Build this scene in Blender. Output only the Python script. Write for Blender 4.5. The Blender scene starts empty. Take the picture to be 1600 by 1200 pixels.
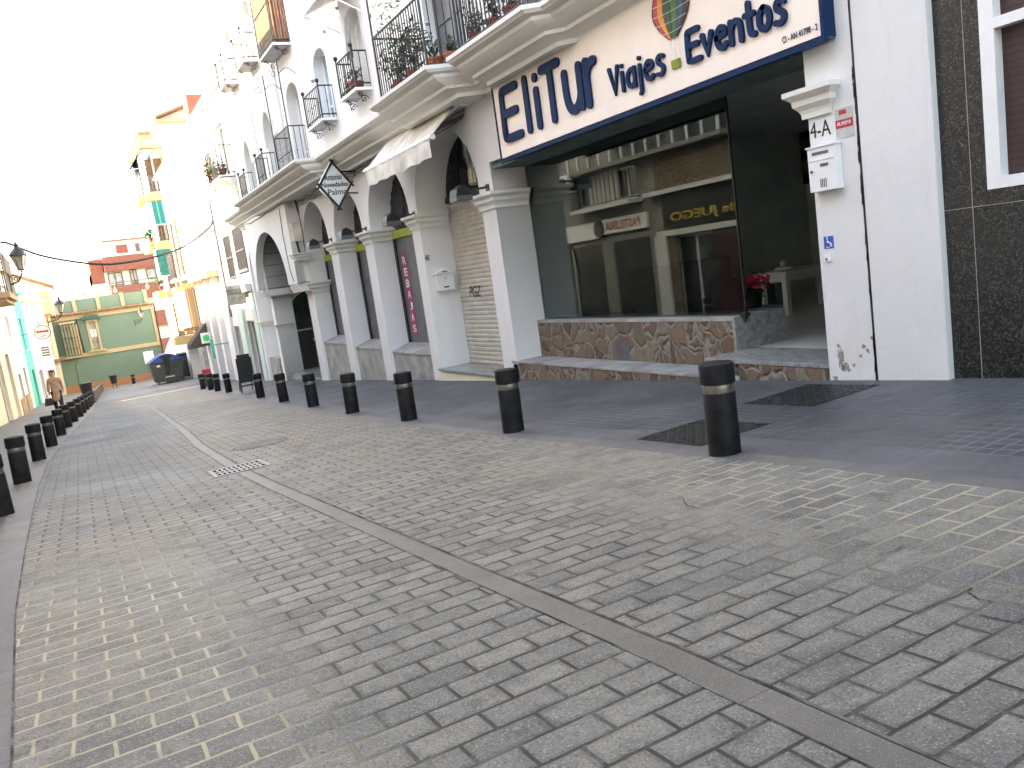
import bpy, bmesh, math, random
from mathutils import Vector, Matrix
S = bpy.context.scene
C = S.collection
random.seed(7)
# ---------------------------------------------------------------- camera
RX = Vector((0.86774242, -0.47731715, -0.13853315))   # camera right in world
DN = Vector((-0.19005622, -0.06112407, -0.9798686))   # camera down in world
FW = Vector((0.45924038, 0.87660264, -0.14375704))    # camera forward in world
FPX = 1276.38
cd = bpy.data.cameras.new('camera'); cam = bpy.data.objects.new('camera', cd); C.objects.link(cam)
cd.sensor_width = 36; cd.lens = FPX/1600*36; cd.clip_start = .05; cd.clip_end = 2000
m3 = Matrix((RX, -DN, -FW)).transposed(); cam.matrix_world = m3.to_4x4()
S.camera = cam
# ---------------------------------------------------------------- sky, sun, exposure
SUN_EL = math.radians(25.0)
sx, sy = -0.985, 0.17                                  # horizontal direction towards the sun
w = bpy.data.worlds.new('World'); S.world = w; w.use_nodes = True
nt = w.node_tree; bg = nt.nodes['Background']
sky = nt.nodes.new('ShaderNodeTexSky'); sky.sky_type = 'NISHITA'; sky.sun_disc = False
sky.sun_elevation = SUN_EL; sky.sun_rotation = math.atan2(sx, sy)
sky.air_density = 1.0; sky.dust_density = .7; sky.ozone_density = 1.0
nt.links.new(sky.outputs[0], bg.inputs[0]); bg.inputs[1].default_value = 0.15
sl = bpy.data.lights.new('sun', 'SUN'); sl.energy = 2.8; sl.angle = math.radians(.5); sl.color = (1, .93, .82)
so = bpy.data.objects.new('sun', sl); C.objects.link(so)
sd = Vector((sx*math.cos(SUN_EL), sy*math.cos(SUN_EL), math.sin(SUN_EL)))
so.rotation_euler = sd.to_track_quat('Z', 'Y').to_euler()
S.view_settings.view_transform = 'Standard'; S.view_settings.look = 'None'
S.view_settings.exposure = 3.22; S.view_settings.gamma = 1
S.view_settings.use_white_balance = True; S.view_settings.white_balance_temperature = 8500; S.view_settings.white_balance_tint = 15
S.cycles.max_bounces = 8; S.cycles.diffuse_bounces = 4; S.cycles.glossy_bounces = 4
S.cycles.transparent_max_bounces = 12; S.cycles.caustics_reflective = False; S.cycles.caustics_refractive = False
S.cycles.use_denoising = True

# ---------------------------------------------------------------- survey helpers: a sight line met with a real plane
def ray(px, py): return RX*(px-800) + DN*(py-600) + FW*FPX
def PX(px, py, X): r = ray(px, py); return r*(X/r.x)
def PY(px, py, Y): r = ray(px, py); return r*(Y/r.y)
def gz(x, y):
    y2 = max(-14, min(y, 44))
    z = -1.165 - .0585*y2
    if y > 44: z -= .032*(min(y, 62)-44)
    return z + .025*max(0, min(x, 6.5)-3.6)
def PG(px, py):
    r = ray(px, py); lo, hi = .0005, .2
    for _ in range(60):
        m = (lo+hi)/2; p = r*m
        if p.z > gz(p.x, p.y): lo = m
        else: hi = m
    return r*m
# ---------------------------------------------------------------- objects
def worg(o):
    v = Vector((0, 0, 0))
    while o is not None: v = v + o.location; o = o.parent
    return v
def link(name, me, mats, parent=None, loc=None, smooth=None, label=None):
    o = bpy.data.objects.new(name, me); C.objects.link(o)
    if loc is not None: loc = Vector(loc)
    base = worg(parent) if parent else Vector((0, 0, 0))
    L = loc if loc is not None else base
    me.transform(Matrix.Translation(-L))
    o.location = L - base
    if parent: o.parent = parent
    if not isinstance(mats, (list, tuple)): mats = [mats]
    if not me.materials:
        for m in mats: me.materials.append(m)
    if smooth is not None:
        me.polygons.foreach_set('use_smooth', [True]*len(me.polygons))
        try: me.set_sharp_from_angle(angle=math.radians(smooth))
        except Exception: pass
    if label: o['label'] = label
    me.update(); return o
def thing(name, label, cat, loc, group=None):
    o = bpy.data.objects.new(name, None); C.objects.link(o); o.location = loc; o.empty_display_size = .1
    o['label'] = label; o['category'] = cat
    if group: o['group'] = group
    return o
def tag(o, label, cat, group=None):
    o['label'] = label; o['category'] = cat
    if group: o['group'] = group
    return o
def dup(root, loc, label):
    def cp(o, par):
        c = o.copy(); C.objects.link(c)
        if par: c.parent = par
        for k in o.children: cp(k, c)
        return c
    r = cp(root, None); r.location = loc; r['label'] = label; return r
class MB:
    def __init__(s): s.v = []; s.f = []; s.m = []; s.mi = 0
    def add(s, vs, fs):
        n = len(s.v); s.v += [tuple(v) for v in vs]; s.f += [tuple(n+i for i in f) for f in fs]; s.m += [s.mi]*len(fs); return s
    def box(s, x0, x1, y0, y1, z0, z1):
        x0, x1 = sorted((x0, x1)); y0, y1 = sorted((y0, y1)); z0, z1 = sorted((z0, z1))
        return s.add([(x0,y0,z0),(x1,y0,z0),(x1,y1,z0),(x0,y1,z0),(x0,y0,z1),(x1,y0,z1),(x1,y1,z1),(x0,y1,z1)],
              [(0,3,2,1),(4,5,6,7),(0,1,5,4),(1,2,6,5),(2,3,7,6),(3,0,4,7)])
    def obox(s, c, ax, ay, az):   # centre and half axes
        c = Vector(c); ax = Vector(ax); ay = Vector(ay); az = Vector(az)
        vs = [c+ax*i+ay*j+az*k for k in (-1,1) for j in (-1,1) for i in (-1,1)]
        return s.add(vs, [(0,2,3,1),(4,5,7,6),(0,1,5,4),(1,3,7,5),(3,2,6,7),(2,0,4,6)])
    def tube(s, pts, r, n=8, cap=True):
        pts = [Vector(p) for p in pts]; N = len(pts)
        rr = r if isinstance(r, (list, tuple)) else [r]*N
        t0 = (pts[1]-pts[0]).normalized(); up = Vector((0,0,1)) if abs(t0.z) < .9 else Vector((1,0,0))
        a = t0.cross(up).normalized(); base = len(s.v)
        for i, p in enumerate(pts):
            t = (pts[min(i+1,N-1)]-pts[max(i-1,0)]).normalized()
            a = (a - t*a.dot(t)).normalized(); b = t.cross(a)
            for k in range(n):
                an = 2*math.pi*k/n; s.v.append(tuple(p+(a*math.cos(an)+b*math.sin(an))*rr[i]))
        for i in range(N-1):
            for k in range(n):
                q = base+i*n; k2 = (k+1) % n
                s.f.append((q+k, q+k2, q+n+k2, q+n+k)); s.m.append(s.mi)
        if cap:
            s.f.append(tuple(base+k for k in reversed(range(n)))); s.f.append(tuple(base+(N-1)*n+k for k in range(n))); s.m += [s.mi]*2
        return s
    def lathe(s, c, prof, n=24, ang=2*math.pi):  # profile [(r,z)] about a vertical axis
        c = Vector(c); base = len(s.v)
        for r, z in prof:
            for k in range(n):
                a = ang*k/n; s.v.append((c.x+r*math.cos(a), c.y+r*math.sin(a), c.z+z))
        for i in range(len(prof)-1):
            for k in range(n):
                q = base+i*n; k2 = (k+1) % n
                s.f.append((q+k, q+k2, q+n+k2, q+n+k)); s.m.append(s.mi)
        s.f.append(tuple(base+k for k in reversed(range(n)))); s.f.append(tuple(base+(len(prof)-1)*n+k for k in range(n))); s.m += [s.mi]*2
        return s
    def ball(s, c, r, n=10, m=6, sc=(1,1,1)):
        prof = []
        c = Vector(c); base = len(s.v)
        for i in range(1, m):
            ph = math.pi*i/m - math.pi/2
            for k in range(n):
                a = 2*math.pi*k/n
                s.v.append((c.x+sc[0]*r*math.cos(ph)*math.cos(a), c.y+sc[1]*r*math.cos(ph)*math.sin(a), c.z+sc[2]*r*math.sin(ph)))
        lo = len(s.v); s.v.append((c.x, c.y, c.z-sc[2]*r)); s.v.append((c.x, c.y, c.z+sc[2]*r))
        for i in range(m-2):
            for k in range(n):
                q = base+i*n; k2 = (k+1) % n
                s.f.append((q+k, q+k2, q+n+k2, q+n+k)); s.m.append(s.mi)
        for k in range(n):
            k2 = (k+1) % n
            s.f.append((lo, base+k2, base+k)); s.f.append((lo+1, base+(m-2)*n+k, base+(m-2)*n+k2)); s.m += [s.mi]*2
        return s
    def prism(s, poly, d, flip=False):   # poly: 3-D points of one flat face, extruded by vector d
        d = Vector(d); p = [Vector(q) for q in poly]; n = len(p); b = len(s.v)
        s.v += [tuple(q) for q in p] + [tuple(q+d) for q in p]
        s.f += [tuple(b+i for i in range(n)), tuple(b+n+i for i in reversed(range(n)))]
        s.f += [(b+(i+1) % n, b+i, b+n+i, b+n+(i+1) % n) for i in range(n)]; s.m += [s.mi]*(n+2)
        return s
    def sweep(s, prof, path):  # prof: [(out, z)] ; path: [(point, outdir)] -> strip joined between stations
        b = len(s.v); n = len(prof)
        for p, o in path:
            p = Vector(p); o = Vector(o)
            for r, z in prof: q = p+o*r; s.v.append((q.x, q.y, q.z+z))
        for i in range(len(path)-1):
            for k in range(n):
                k2 = (k+1) % n; q = b+i*n
                s.f.append((q+k, q+k2, q+n+k2, q+n+k)); s.m.append(s.mi)
        s.f.append(tuple(b+k for k in reversed(range(n)))); s.f.append(tuple(b+(len(path)-1)*n+k for k in range(n))); s.m += [s.mi]*2
        return s
    def build(s, name, mats, parent=None, loc=None, smooth=None, bevel=0, label=None, fixn=True):
        me = bpy.data.meshes.new(name); me.from_pydata(s.v, [], s.f)
        me.polygons.foreach_set('material_index', s.m)
        bm = bmesh.new(); bm.from_mesh(me)
        if fixn: bmesh.ops.recalc_face_normals(bm, faces=bm.faces)
        if bevel:
            ed = [e for e in bm.edges if len(e.link_faces) == 2 and e.calc_face_angle(0) > .5]
            bmesh.ops.bevel(bm, geom=ed, offset=bevel, segments=2, affect='EDGES', profile=.7)
        bm.to_mesh(me); bm.free()
        return link(name, me, mats, parent, loc, smooth, label)
# frames: u to the viewer's right, v up, w out of the wall
def FR(o, u): u = Vector(u).normalized(); v = Vector((0,0,1)); w_ = u.cross(v); return Matrix((u, v, w_)).transposed().to_4x4(), Vector(o)
def RF(X): return FR((X, 0, 0), (0, -1, 0))           # right-hand facades, u = -Y
def LF(X): return FR((X, 0, 0), (0, 1, 0))            # left-hand facades, u = +Y
def YF(Y): return FR((0, Y, 0), (1, 0, 0))            # faces turned to the camera, u = X
def curve_mesh(name, splines, thick, frame, bevel=0):
    cu = bpy.data.curves.new(name, 'CURVE'); cu.dimensions = '2D'; cu.fill_mode = 'BOTH'; cu.extrude = thick/2; cu.bevel_depth = bevel
    for sp in splines:
        s = cu.splines.new('POLY'); s.points.add(len(sp)-1)
        for i, (a, b) in enumerate(sp): s.points[i].co = (a, b, 0, 1)
        s.use_cyclic_u = True
    return conv(cu, frame, -thick/2)
def conv(cu, frame, off):
    ob = bpy.data.objects.new('tmp', cu); C.objects.link(ob)
    bpy.context.view_layer.update(); dg = bpy.context.evaluated_depsgraph_get()
    me = bpy.data.meshes.new_from_object(ob.evaluated_get(dg)); C.objects.unlink(ob); bpy.data.objects.remove(ob)
    me.materials.clear()
    M, o = frame; me.transform(Matrix.Translation(o) @ M @ Matrix.Translation((0, 0, off)))
    return me
def wall(name, mat, frame, outline, holes, thick, parent=None, loc=None, label=None):
    me = curve_mesh(name, [outline]+holes, thick, frame); return link(name, me, mat, parent, loc, None, label)
def rect(a0, a1, b0, b1): return [(a0,b0),(a1,b0),(a1,b1),(a0,b1)]
def arch(a0, a1, b0, bs, bt, n=20, p=1.0):
    c = (a0+a1)/2; r = (a1-a0)/2
    return [(a0,b0),(a1,b0)] + [(c+r*math.cos(math.pi*i/n), bs+(bt-bs)*max(0, math.sin(math.pi*i/n))**p) for i in range(n+1)]
def text(name, body, frame, u0, u1, v0, v1, mat, thick=.01, bold=0, parent=None, shear=0, loc=None, off=0, keep=False):
    cu = bpy.data.curves.new(name, 'FONT'); cu.body = body; cu.size = 1; cu.offset = bold; cu.shear = shear; cu.resolution_u = 5
    ob = bpy.data.objects.new('tmp', cu); C.objects.link(ob); bpy.context.view_layer.update()
    me = bpy.data.meshes.new_from_object(ob.evaluated_get(bpy.context.evaluated_depsgraph_get())); C.objects.unlink(ob); bpy.data.objects.remove(ob)
    me.materials.clear()
    xs = [v.co.x for v in me.vertices]; ys = [v.co.y for v in me.vertices]
    bm = bmesh.new(); bm.from_mesh(me)
    bmesh.ops.recalc_face_normals(bm, faces=bm.faces)
    g = bmesh.ops.extrude_face_region(bm, geom=bm.faces[:]); ev = [e for e in g['geom'] if isinstance(e, bmesh.types.BMVert)]
    su = (u1-u0)/(max(xs)-min(xs)); sv = (v1-v0)/(max(ys)-min(ys))
    es = set(ev)
    for v in bm.verts:
        z = thick if v in es else 0
        v.co = Vector((u0+(v.co.x-min(xs))*su, v0+(v.co.y-min(ys))*sv, z+off))
    bmesh.ops.recalc_face_normals(bm, faces=bm.faces); bm.to_mesh(me); bm.free()
    M, o = frame; me.transform(Matrix.Translation(o) @ M)
    return link(name, me, mat, parent, loc)
# ---------------------------------------------------------------- materials
def nm(name):
    m = bpy.data.materials.new(name); m.use_nodes = True; n = m.node_tree
    return m, n, n.nodes['Principled BSDF'], n.nodes.new
def tc(n): return n.nodes.new('ShaderNodeTexCoord').outputs['Object']
def noise(n, vec, sc, det=4, rough=.6):
    t = n.nodes.new('ShaderNodeTexNoise'); t.inputs['Scale'].default_value = sc; t.inputs['Detail'].default_value = det; t.inputs['Roughness'].default_value = rough
    if vec is not None: n.links.new(vec, t.inputs['Vector'])
    return t.outputs['Fac']
def ramp(n, fac, stops):
    r = n.nodes.new('ShaderNodeValToRGB'); e = r.color_ramp.elements
    e[0].position, e[0].color = stops[0][0], (*stops[0][1], 1); e[1].position, e[1].color = stops[-1][0], (*stops[-1][1], 1)
    for p, c in stops[1:-1]: q = e.new(p); q.color = (*c, 1)
    n.links.new(fac, r.inputs[0]); return r.outputs[0]
def mixc(n, fac, a, b, mode='MIX'):
    m = n.nodes.new('ShaderNodeMix'); m.data_type = 'RGBA'; m.blend_type = mode
    for sck, v in ((m.inputs[0], fac), (m.inputs[6], a), (m.inputs[7], b)):
        if hasattr(v, 'node'): n.links.new(v, sck)
        elif isinstance(v, (tuple, list)): sck.default_value = (*v, 1)
        else: sck.default_value = v
    return m.outputs[2]
def math_(n, op, a, b=0, c=None, clamp=False):
    m = n.nodes.new('ShaderNodeMath'); m.operation = op; m.use_clamp = clamp
    for i, v in enumerate((a, b) if c is None else (a, b, c)):
        if hasattr(v, 'node'): n.links.new(v, m.inputs[i])
        else: m.inputs[i].default_value = v
    return m.outputs[0]
def bump(n, h, st, dist=.01, prev=None):
    b = n.nodes.new('ShaderNodeBump'); b.inputs['Strength'].default_value = st; b.inputs['Distance'].default_value = dist
    n.links.new(h, b.inputs['Height'])
    if prev is not None: n.links.new(prev, b.inputs['Normal'])
    return b.outputs[0]
G_ = lambda v: (v, v, v)
def simple(name, col, rough=.6, var=.12, sc=6, bs=.15, metal=0, bsc=60, spec=.5):
    m, n, p, N = nm(name); v = tc(n)
    a = noise(n, v, sc, 5); c2 = tuple(max(0, c*(1-var*1.6)) for c in col); c1 = tuple(min(1, c*(1+var*.7)) for c in col)
    n.links.new(ramp(n, a, [(.3, c2), (.65, c1)]), p.inputs['Base Color'])
    p.inputs['Roughness'].default_value = rough; p.inputs['Metallic'].default_value = metal; p.inputs['Specular IOR Level'].default_value = spec
    if bs: n.links.new(bump(n, noise(n, v, bsc, 3), bs, .004), p.inputs['Normal'])
    return m
def plaster(name, col, dirt=.25, low=None):
    m, n, p, N = nm(name); v = tc(n)
    a = noise(n, v, 1.3, 6, .65); base = ramp(n, a, [(.25, tuple(c*.93 for c in col)), (.7, col)])
    # rain streaks and stains: stretched noise
    mp = N('ShaderNodeMapping'); mp.inputs['Scale'].default_value = (3, 3, .35); n.links.new(v, mp.inputs[0])
    s = noise(n, mp.outputs[0], 2.2, 6, .7)
    st = math_(n, 'MULTIPLY', ramp(n, s, [(.56, G_(0)), (.78, G_(1))]), dirt)
    c = mixc(n, st, base, tuple(k*.62 for k in (col[0], col[1]*.98, col[2]*.92)))
    n.links.new(c, p.inputs['Base Color']); p.inputs['Roughness'].default_value = .85; p.inputs['Specular IOR Level'].default_value = .25
    h = math_(n, 'ADD', math_(n, 'MULTIPLY', noise(n, v, 5, 4), 1.0), math_(n, 'MULTIPLY', noise(n, v, 70, 3), .10))
    n.links.new(bump(n, h, .5, .016), p.inputs['Normal'])
    return m
WHITE = (.73, .72, .71)
M = {}
M['white'] = plaster('white plaster', WHITE, .32)
M['white2'] = plaster('white plaster worn', (.76, .755, .74), .3)
M['trim'] = plaster('cornice paint', (.76, .74, .69), .4)
M['cream'] = plaster('cream plaster', (.74, .68, .52), .3)
M['beige'] = plaster('beige plaster', (.42, .29, .18), .3)
M['turq'] = plaster('turquoise plaster', (.10, .58, .48), .2)
M['green'] = plaster('sage green plaster', (.135, .205, .155), .35)
M['sand'] = plaster('sand trim', (.42, .34, .20), .3)
M['orange'] = plaster('salmon plinth', (.36, .18, .10), .35)
M['yellow'] = plaster('yellow ochre trim', (.45, .25, .045), .2)
M['mint'] = plaster('pale mint plaster', (.55, .70, .62), .2)
M['iron'] = simple('black wrought iron', (.018, .018, .022), .45, .3, 20, .1)
M['bollard'] = simple('black bollard paint', (.012, .0125, .013), .6, .5, 9, .15, 0, 90, .2)
M['steel'] = simple('brushed steel band', (.27, .25, .22), .45, .2, 15, .05, .9)
M['zinc'] = simple('grey metal', (.16, .165, .17), .55, .15, 12, .05, .7)
M['black'] = simple('black plastic', (.012, .012, .014), .5, .2, 10, .05)
M['dark'] = simple('dark room', (.035, .036, .037), .8, .3, 2, 0)
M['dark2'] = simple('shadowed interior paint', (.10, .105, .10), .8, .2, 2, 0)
M['terra'] = simple('terracotta pot', (.34, .10, .05), .8, .25, 8, .2)
M['redpot'] = simple('red pot', (.22, .03, .025), .6, .2, 8, .1)
M['soil'] = simple('soil', (.05, .03, .02), 1, .3, 20, .4)
M['wood'] = simple('weathered brown wood', (.22, .12, .06), .7, .35, 5, .3)
M['brownwood'] = simple('dark brown shutter wood', (.05, .025, .016), .5, .3, 8, .2)
M['blue'] = simple('navy sign blue', (.005, .024, .080), .6, .1, 6, 0, spec=.15)
M['signw'] = simple('sign panel cream', (.90, .78, .69), .45, .05, 1.5, 0)
M['w'] = simple('white enamel', (.80, .80, .79), .35, .04, 4, .03)
M['letw'] = simple('white letters', (.8, .8, .8), .5, .03, 4, 0)
M['letk'] = simple('black letters', (.015, .015, .016), .5, .1, 4, 0)
M['red'] = simple('red print', (.50, .03, .03), .5, .1, 6, 0)
M['pink'] = simple('magenta print', (.50, .05, .14), .5, .1, 6, 0)
M['yel'] = simple('yellow letters', (.62, .45, .08), .5, .1, 6, 0)
M['awng'] = simple('green awning canvas', (.02, .20, .15), .8, .25, 4, .1)
M['canvas'] = simple('off white canvas', (.72, .68, .60), .8, .2, 3, .2)
M['brick'] = simple('red brick facade', (.30, .10, .06), .85, .12, 3, .1)
M['tile'] = simple('clay roof tile', (.40, .18, .10), .85, .35, 6, .3)
M['concrete'] = simple('grey concrete', (.33, .32, .30), .8, .2, 4, .3)
M['plinth'] = simple('grey stone plinth', (.34, .33, .31), .6, .25, 3, .2)
M['greenplas'] = simple('grey green container', (.05, .058, .052), .5, .2, 4, .05)
M['blueplas'] = simple('blue lid plastic', (.02, .06, .28), .45, .15, 4, .05)
M['skin'] = simple('skin', (.42, .25, .18), .6, .1, 10, 0)
M['coat'] = simple('beige wool coat', (.33, .22, .16), .9, .2, 10, .2)
M['trouser'] = simple('dark trousers', (.02, .02, .03), .9, .2, 10, .2)
M['hair'] = simple('brown hair', (.07, .04, .025), .6, .3, 20, .2)
M['leafd'] = simple('dark leaves', (.022, .055, .018), .6, .5, 14, 0)
M['leafy'] = simple('yellow green leaves', (.10, .13, .035), .6, .5, 14, 0)
M['petal'] = simple('red poinsettia bracts', (.42, .012, .03), .55, .25, 14, 0)
M['straw'] = simple('straw screen', (.45, .36, .20), .9, .3, 12, .4)
M['chip'] = simple('bare plaster patch', (.36, .32, .27), .95, .35, 25, .6)
M['joint'] = None
M['crack'] = simple('joint shadow filler', (.04, .036, .032), .95, .3, 20, 0)  # plain dark tone for cracks, cover rim and lower door
M['wire'] = simple('black cable', (.02, .02, .02), .6, .1, 10, 0)
M['cable'] = simple('grey cable', (.16, .15, .14), .7, .2, 10, 0)
M['teal'] = simple('teal sign', (.03, .42, .35), .5, .1, 4, 0)
M['gsign'] = simple('pharmacy green', (.03, .55, .20), .5, .1, 4, 0)
M['darkgreen'] = simple('dark green door', (.03, .075, .06), .5, .2, 4, 0)
M['greygreen'] = simple('weathered grey green board', (.10, .15, .14), .7, .3, 6, .1)
M['lime'] = simple('lime painted transom', (.32, .36, .05), .6, .1, 4, 0)

def glassy(name, tint=.7, base=.06, boost=1.25, col=(1, 1, 1)):
    m, n, p, N = nm(name); n.nodes.remove(p); out = n.nodes['Material Output']
    t = N('ShaderNodeBsdfTransparent'); t.inputs[0].default_value = (tint*col[0], tint*col[1], tint*col[2], 1)
    g = N('ShaderNodeBsdfGlossy'); g.inputs['Roughness'].default_value = .005; g.inputs[0].default_value = (.95, .97, .96, 1)
    f = N('ShaderNodeFresnel'); f.inputs[0].default_value = 1.5
    fac = math_(n, 'ADD', math_(n, 'MULTIPLY', f.outputs[0], boost), base, clamp=True)
    mx = N('ShaderNodeMixShader'); n.links.new(fac, mx.inputs[0]); n.links.new(t.outputs[0], mx.inputs[1]); n.links.new(g.outputs[0], mx.inputs[2])
    n.links.new(mx.outputs[0], out.inputs[0]); return m
M['glass'] = glassy('shop window glass', .78, .035, .85, (.92, 1, .97))
def pane(name, col, rough=.06, spec=.6):
    m, n, p, N = nm(name); v = tc(n)
    n.links.new(ramp(n, noise(n, v, 2.5, 3), [(.3, tuple(c*.6 for c in col)), (.7, tuple(c*1.3 for c in col))]), p.inputs['Base Color'])
    p.inputs['Roughness'].default_value = rough; p.inputs['Specular IOR Level'].default_value = spec
    n.links.new(bump(n, noise(n, v, 3, 2), .04, .02), p.inputs['Normal']); return m
M['pane'] = pane('window pane', (.05, .055, .06))
M['panew'] = pane('curtained pane', (.35, .34, .30), .15)
M['paneb'] = pane('sky blue pane', (.22, .42, .55), .1)  # bluish sky reflection painted into the glass colour
M['greypane'] = pane('dusty shop pane', (.10, .105, .11), .35)

def road_mat():
    m, n, p, N = nm('worn granite effect paving blocks'); v = tc(n)
    d = N('ShaderNodeTexNoise'); d.inputs['Scale'].default_value = 7; d.inputs['Detail'].default_value = 3; n.links.new(v, d.inputs['Vector'])
    ds = N('ShaderNodeVectorMath'); ds.operation = 'SUBTRACT'; n.links.new(d.outputs['Color'], ds.inputs[0]); ds.inputs[1].default_value = (.5, .5, .5)
    dm = N('ShaderNodeVectorMath'); dm.operation = 'SCALE'; n.links.new(ds.outputs[0], dm.inputs[0]); dm.inputs['Scale'].default_value = .011
    dv = N('ShaderNodeVectorMath'); dv.operation = 'ADD'; n.links.new(v, dv.inputs[0]); n.links.new(dm.outputs[0], dv.inputs[1])
    def br(ms, sm):
        b = N('ShaderNodeTexBrick'); b.offset = .5; b.offset_frequency = 2; n.links.new(dv.outputs[0], b.inputs['Vector'])
        b.inputs['Scale'].default_value = 1; b.inputs['Brick Width'].default_value = .24; b.inputs['Row Height'].default_value = .124
        b.inputs['Mortar Size'].default_value = ms; b.inputs['Mortar Smooth'].default_value = sm; b.inputs['Bias'].default_value = 0
        b.inputs['Color1'].default_value = (*G_(0), 1); b.inputs['Color2'].default_value = (*G_(1), 1); b.inputs['Mortar'].default_value = (*G_(.5), 1)
        return b
    b = br(.0078, .3); b2 = br(.024, 1)
    big = noise(n, v, .55, 6, .62); mid = noise(n, v, 2.3, 5, .65)
    tone = ramp(n, b.outputs['Color'], [(0, (.165, .160, .143)), (.35, (.215, .205, .182)), (.7, (.225, .215, .19)), (1, (.265, .25, .216))])
    tone = mixc(n, ramp(n, big, [(.42, G_(0)), (.62, G_(1))]), tone, mixc(n, .5, tone, (.31, .27, .215)))
    fine = noise(n, v, 9, 6, .7); tone = mixc(n, ramp(n, fine, [(.35, G_(.45)), (.55, G_(0))]), tone, (.10, .098, .088))
    stain = noise(n, v, 3.7, 8, .8); tone = mixc(n, ramp(n, stain, [(.33, G_(.75)), (.44, G_(0))]), tone, (.075, .073, .066)); tone = mixc(n, ramp(n, stain, [(.60, G_(0)), (.72, G_(.45))]), tone, (.36, .33, .27))
    tone = mixc(n, ramp(n, mid, [(.50, G_(0)), (.68, G_(.65))]), tone, (.085, .088, .09))
    sp = noise(n, v, 120, 3, .8); tone = mixc(n, ramp(n, sp, [(.54, G_(0)), (.66, G_(.75))]), tone, (.46, .445, .40))
    sp2 = noise(n, v, 95, 3, .8); tone = mixc(n, ramp(n, sp2, [(.34, G_(.8)), (.46, G_(0))]), tone, (.055, .055, .05))
    sp0 = N('ShaderNodeSeparateXYZ'); n.links.new(v, sp0.inputs[0])
    lane = math_(n, 'MULTIPLY', math_(n, 'MULTIPLY', math_(n, 'SUBTRACT', 1.6, sp0.outputs[0]), 1.2, clamp=True), math_(n, 'MULTIPLY', math_(n, 'SUBTRACT', sp0.outputs[1], 6.5), .22, clamp=True))
    lane = math_(n, 'MULTIPLY', lane, ramp(n, noise(n, v, .8, 5), [(.3, G_(.3)), (.6, G_(.75))]))
    tone = mixc(n, lane, tone, (.075, .08, .09))
    # dark stains and old chewing gum
    vo = N('ShaderNodeTexVoronoi'); vo.inputs['Scale'].default_value = 2.2; n.links.new(v, vo.inputs['Vector'])
    gum = math_(n, 'LESS_THAN', math_(n, 'ADD', vo.outputs['Distance'], math_(n, 'MULTIPLY', noise(n, v, 14, 3), .06)), .085); tone = mixc(n, math_(n, 'MULTIPLY', gum, .6), tone, (.06, .06, .06))
    # joints: dark in the wheel tracks, sand-filled near the two edges
    sep = N('ShaderNodeSeparateXYZ'); n.links.new(v, sep.inputs[0])
    L = math_(n, 'SUBTRACT', .62, sep.outputs[0]); L = math_(n, 'MULTIPLY', L, 2.6, clamp=True)
    Ly = math_(n, 'MULTIPLY', math_(n, 'SUBTRACT', 7, sep.outputs[1]), .4, clamp=True); L = math_(n, 'MULTIPLY', L, Ly)
    R = math_(n, 'MULTIPLY', math_(n, 'SUBTRACT', sep.outputs[0], 2.1), 1.1, clamp=True)
    Ry = math_(n, 'MULTIPLY', math_(n, 'SUBTRACT', 6.5, sep.outputs[1]), .35, clamp=True); R = math_(n, 'MULTIPLY', R, Ry)
    e = math_(n, 'MULTIPLY', math_(n, 'ADD', L, R, clamp=True), ramp(n, mid, [(.30, G_(.2)), (.45, G_(1))]))
    e2 = math_(n, 'MAXIMUM', e, ramp(n, noise(n, v, .9, 5), [(.55, G_(0)), (.75, G_(.3))]))
    jc = mixc(n, e2, (.055, .052, .045), (.46, .39, .27))
    jm = math_(n, 'MULTIPLY', b.outputs['Fac'], ramp(n, noise(n, v, 6, 4), [(.3, G_(.35)), (.5, G_(1))]))
    col = mixc(n, jm, tone, jc)
    n.links.new(col, p.inputs['Base Color'])
    rr = ramp(n, big, [(.35, G_(.5)), (.65, G_(.68))]); n.links.new(rr, p.inputs['Roughness']); p.inputs['Specular IOR Level'].default_value = .16
    h = math_(n, 'SUBTRACT', 1, math_(n, 'MULTIPLY', b2.outputs['Fac'], math_(n, 'SUBTRACT', 1, math_(n, 'MULTIPLY', e2, .75))))
    h = math_(n, 'ADD', h, math_(n, 'MULTIPLY', b.outputs['Color'], .5)); h = math_(n, 'ADD', h, math_(n, 'MULTIPLY', noise(n, v, 1.6, 3), 2.2)); h = math_(n, 'ADD', h, math_(n, 'MULTIPLY', noise(n, v, 11, 4), .5))
    nb = bump(n, h, .85, .011)
    n.links.new(bump(n, noise(n, v, 130, 4, .8), .8, .005, nb), p.inputs['Normal'])
    return m
M['road'] = road_mat()
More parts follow.
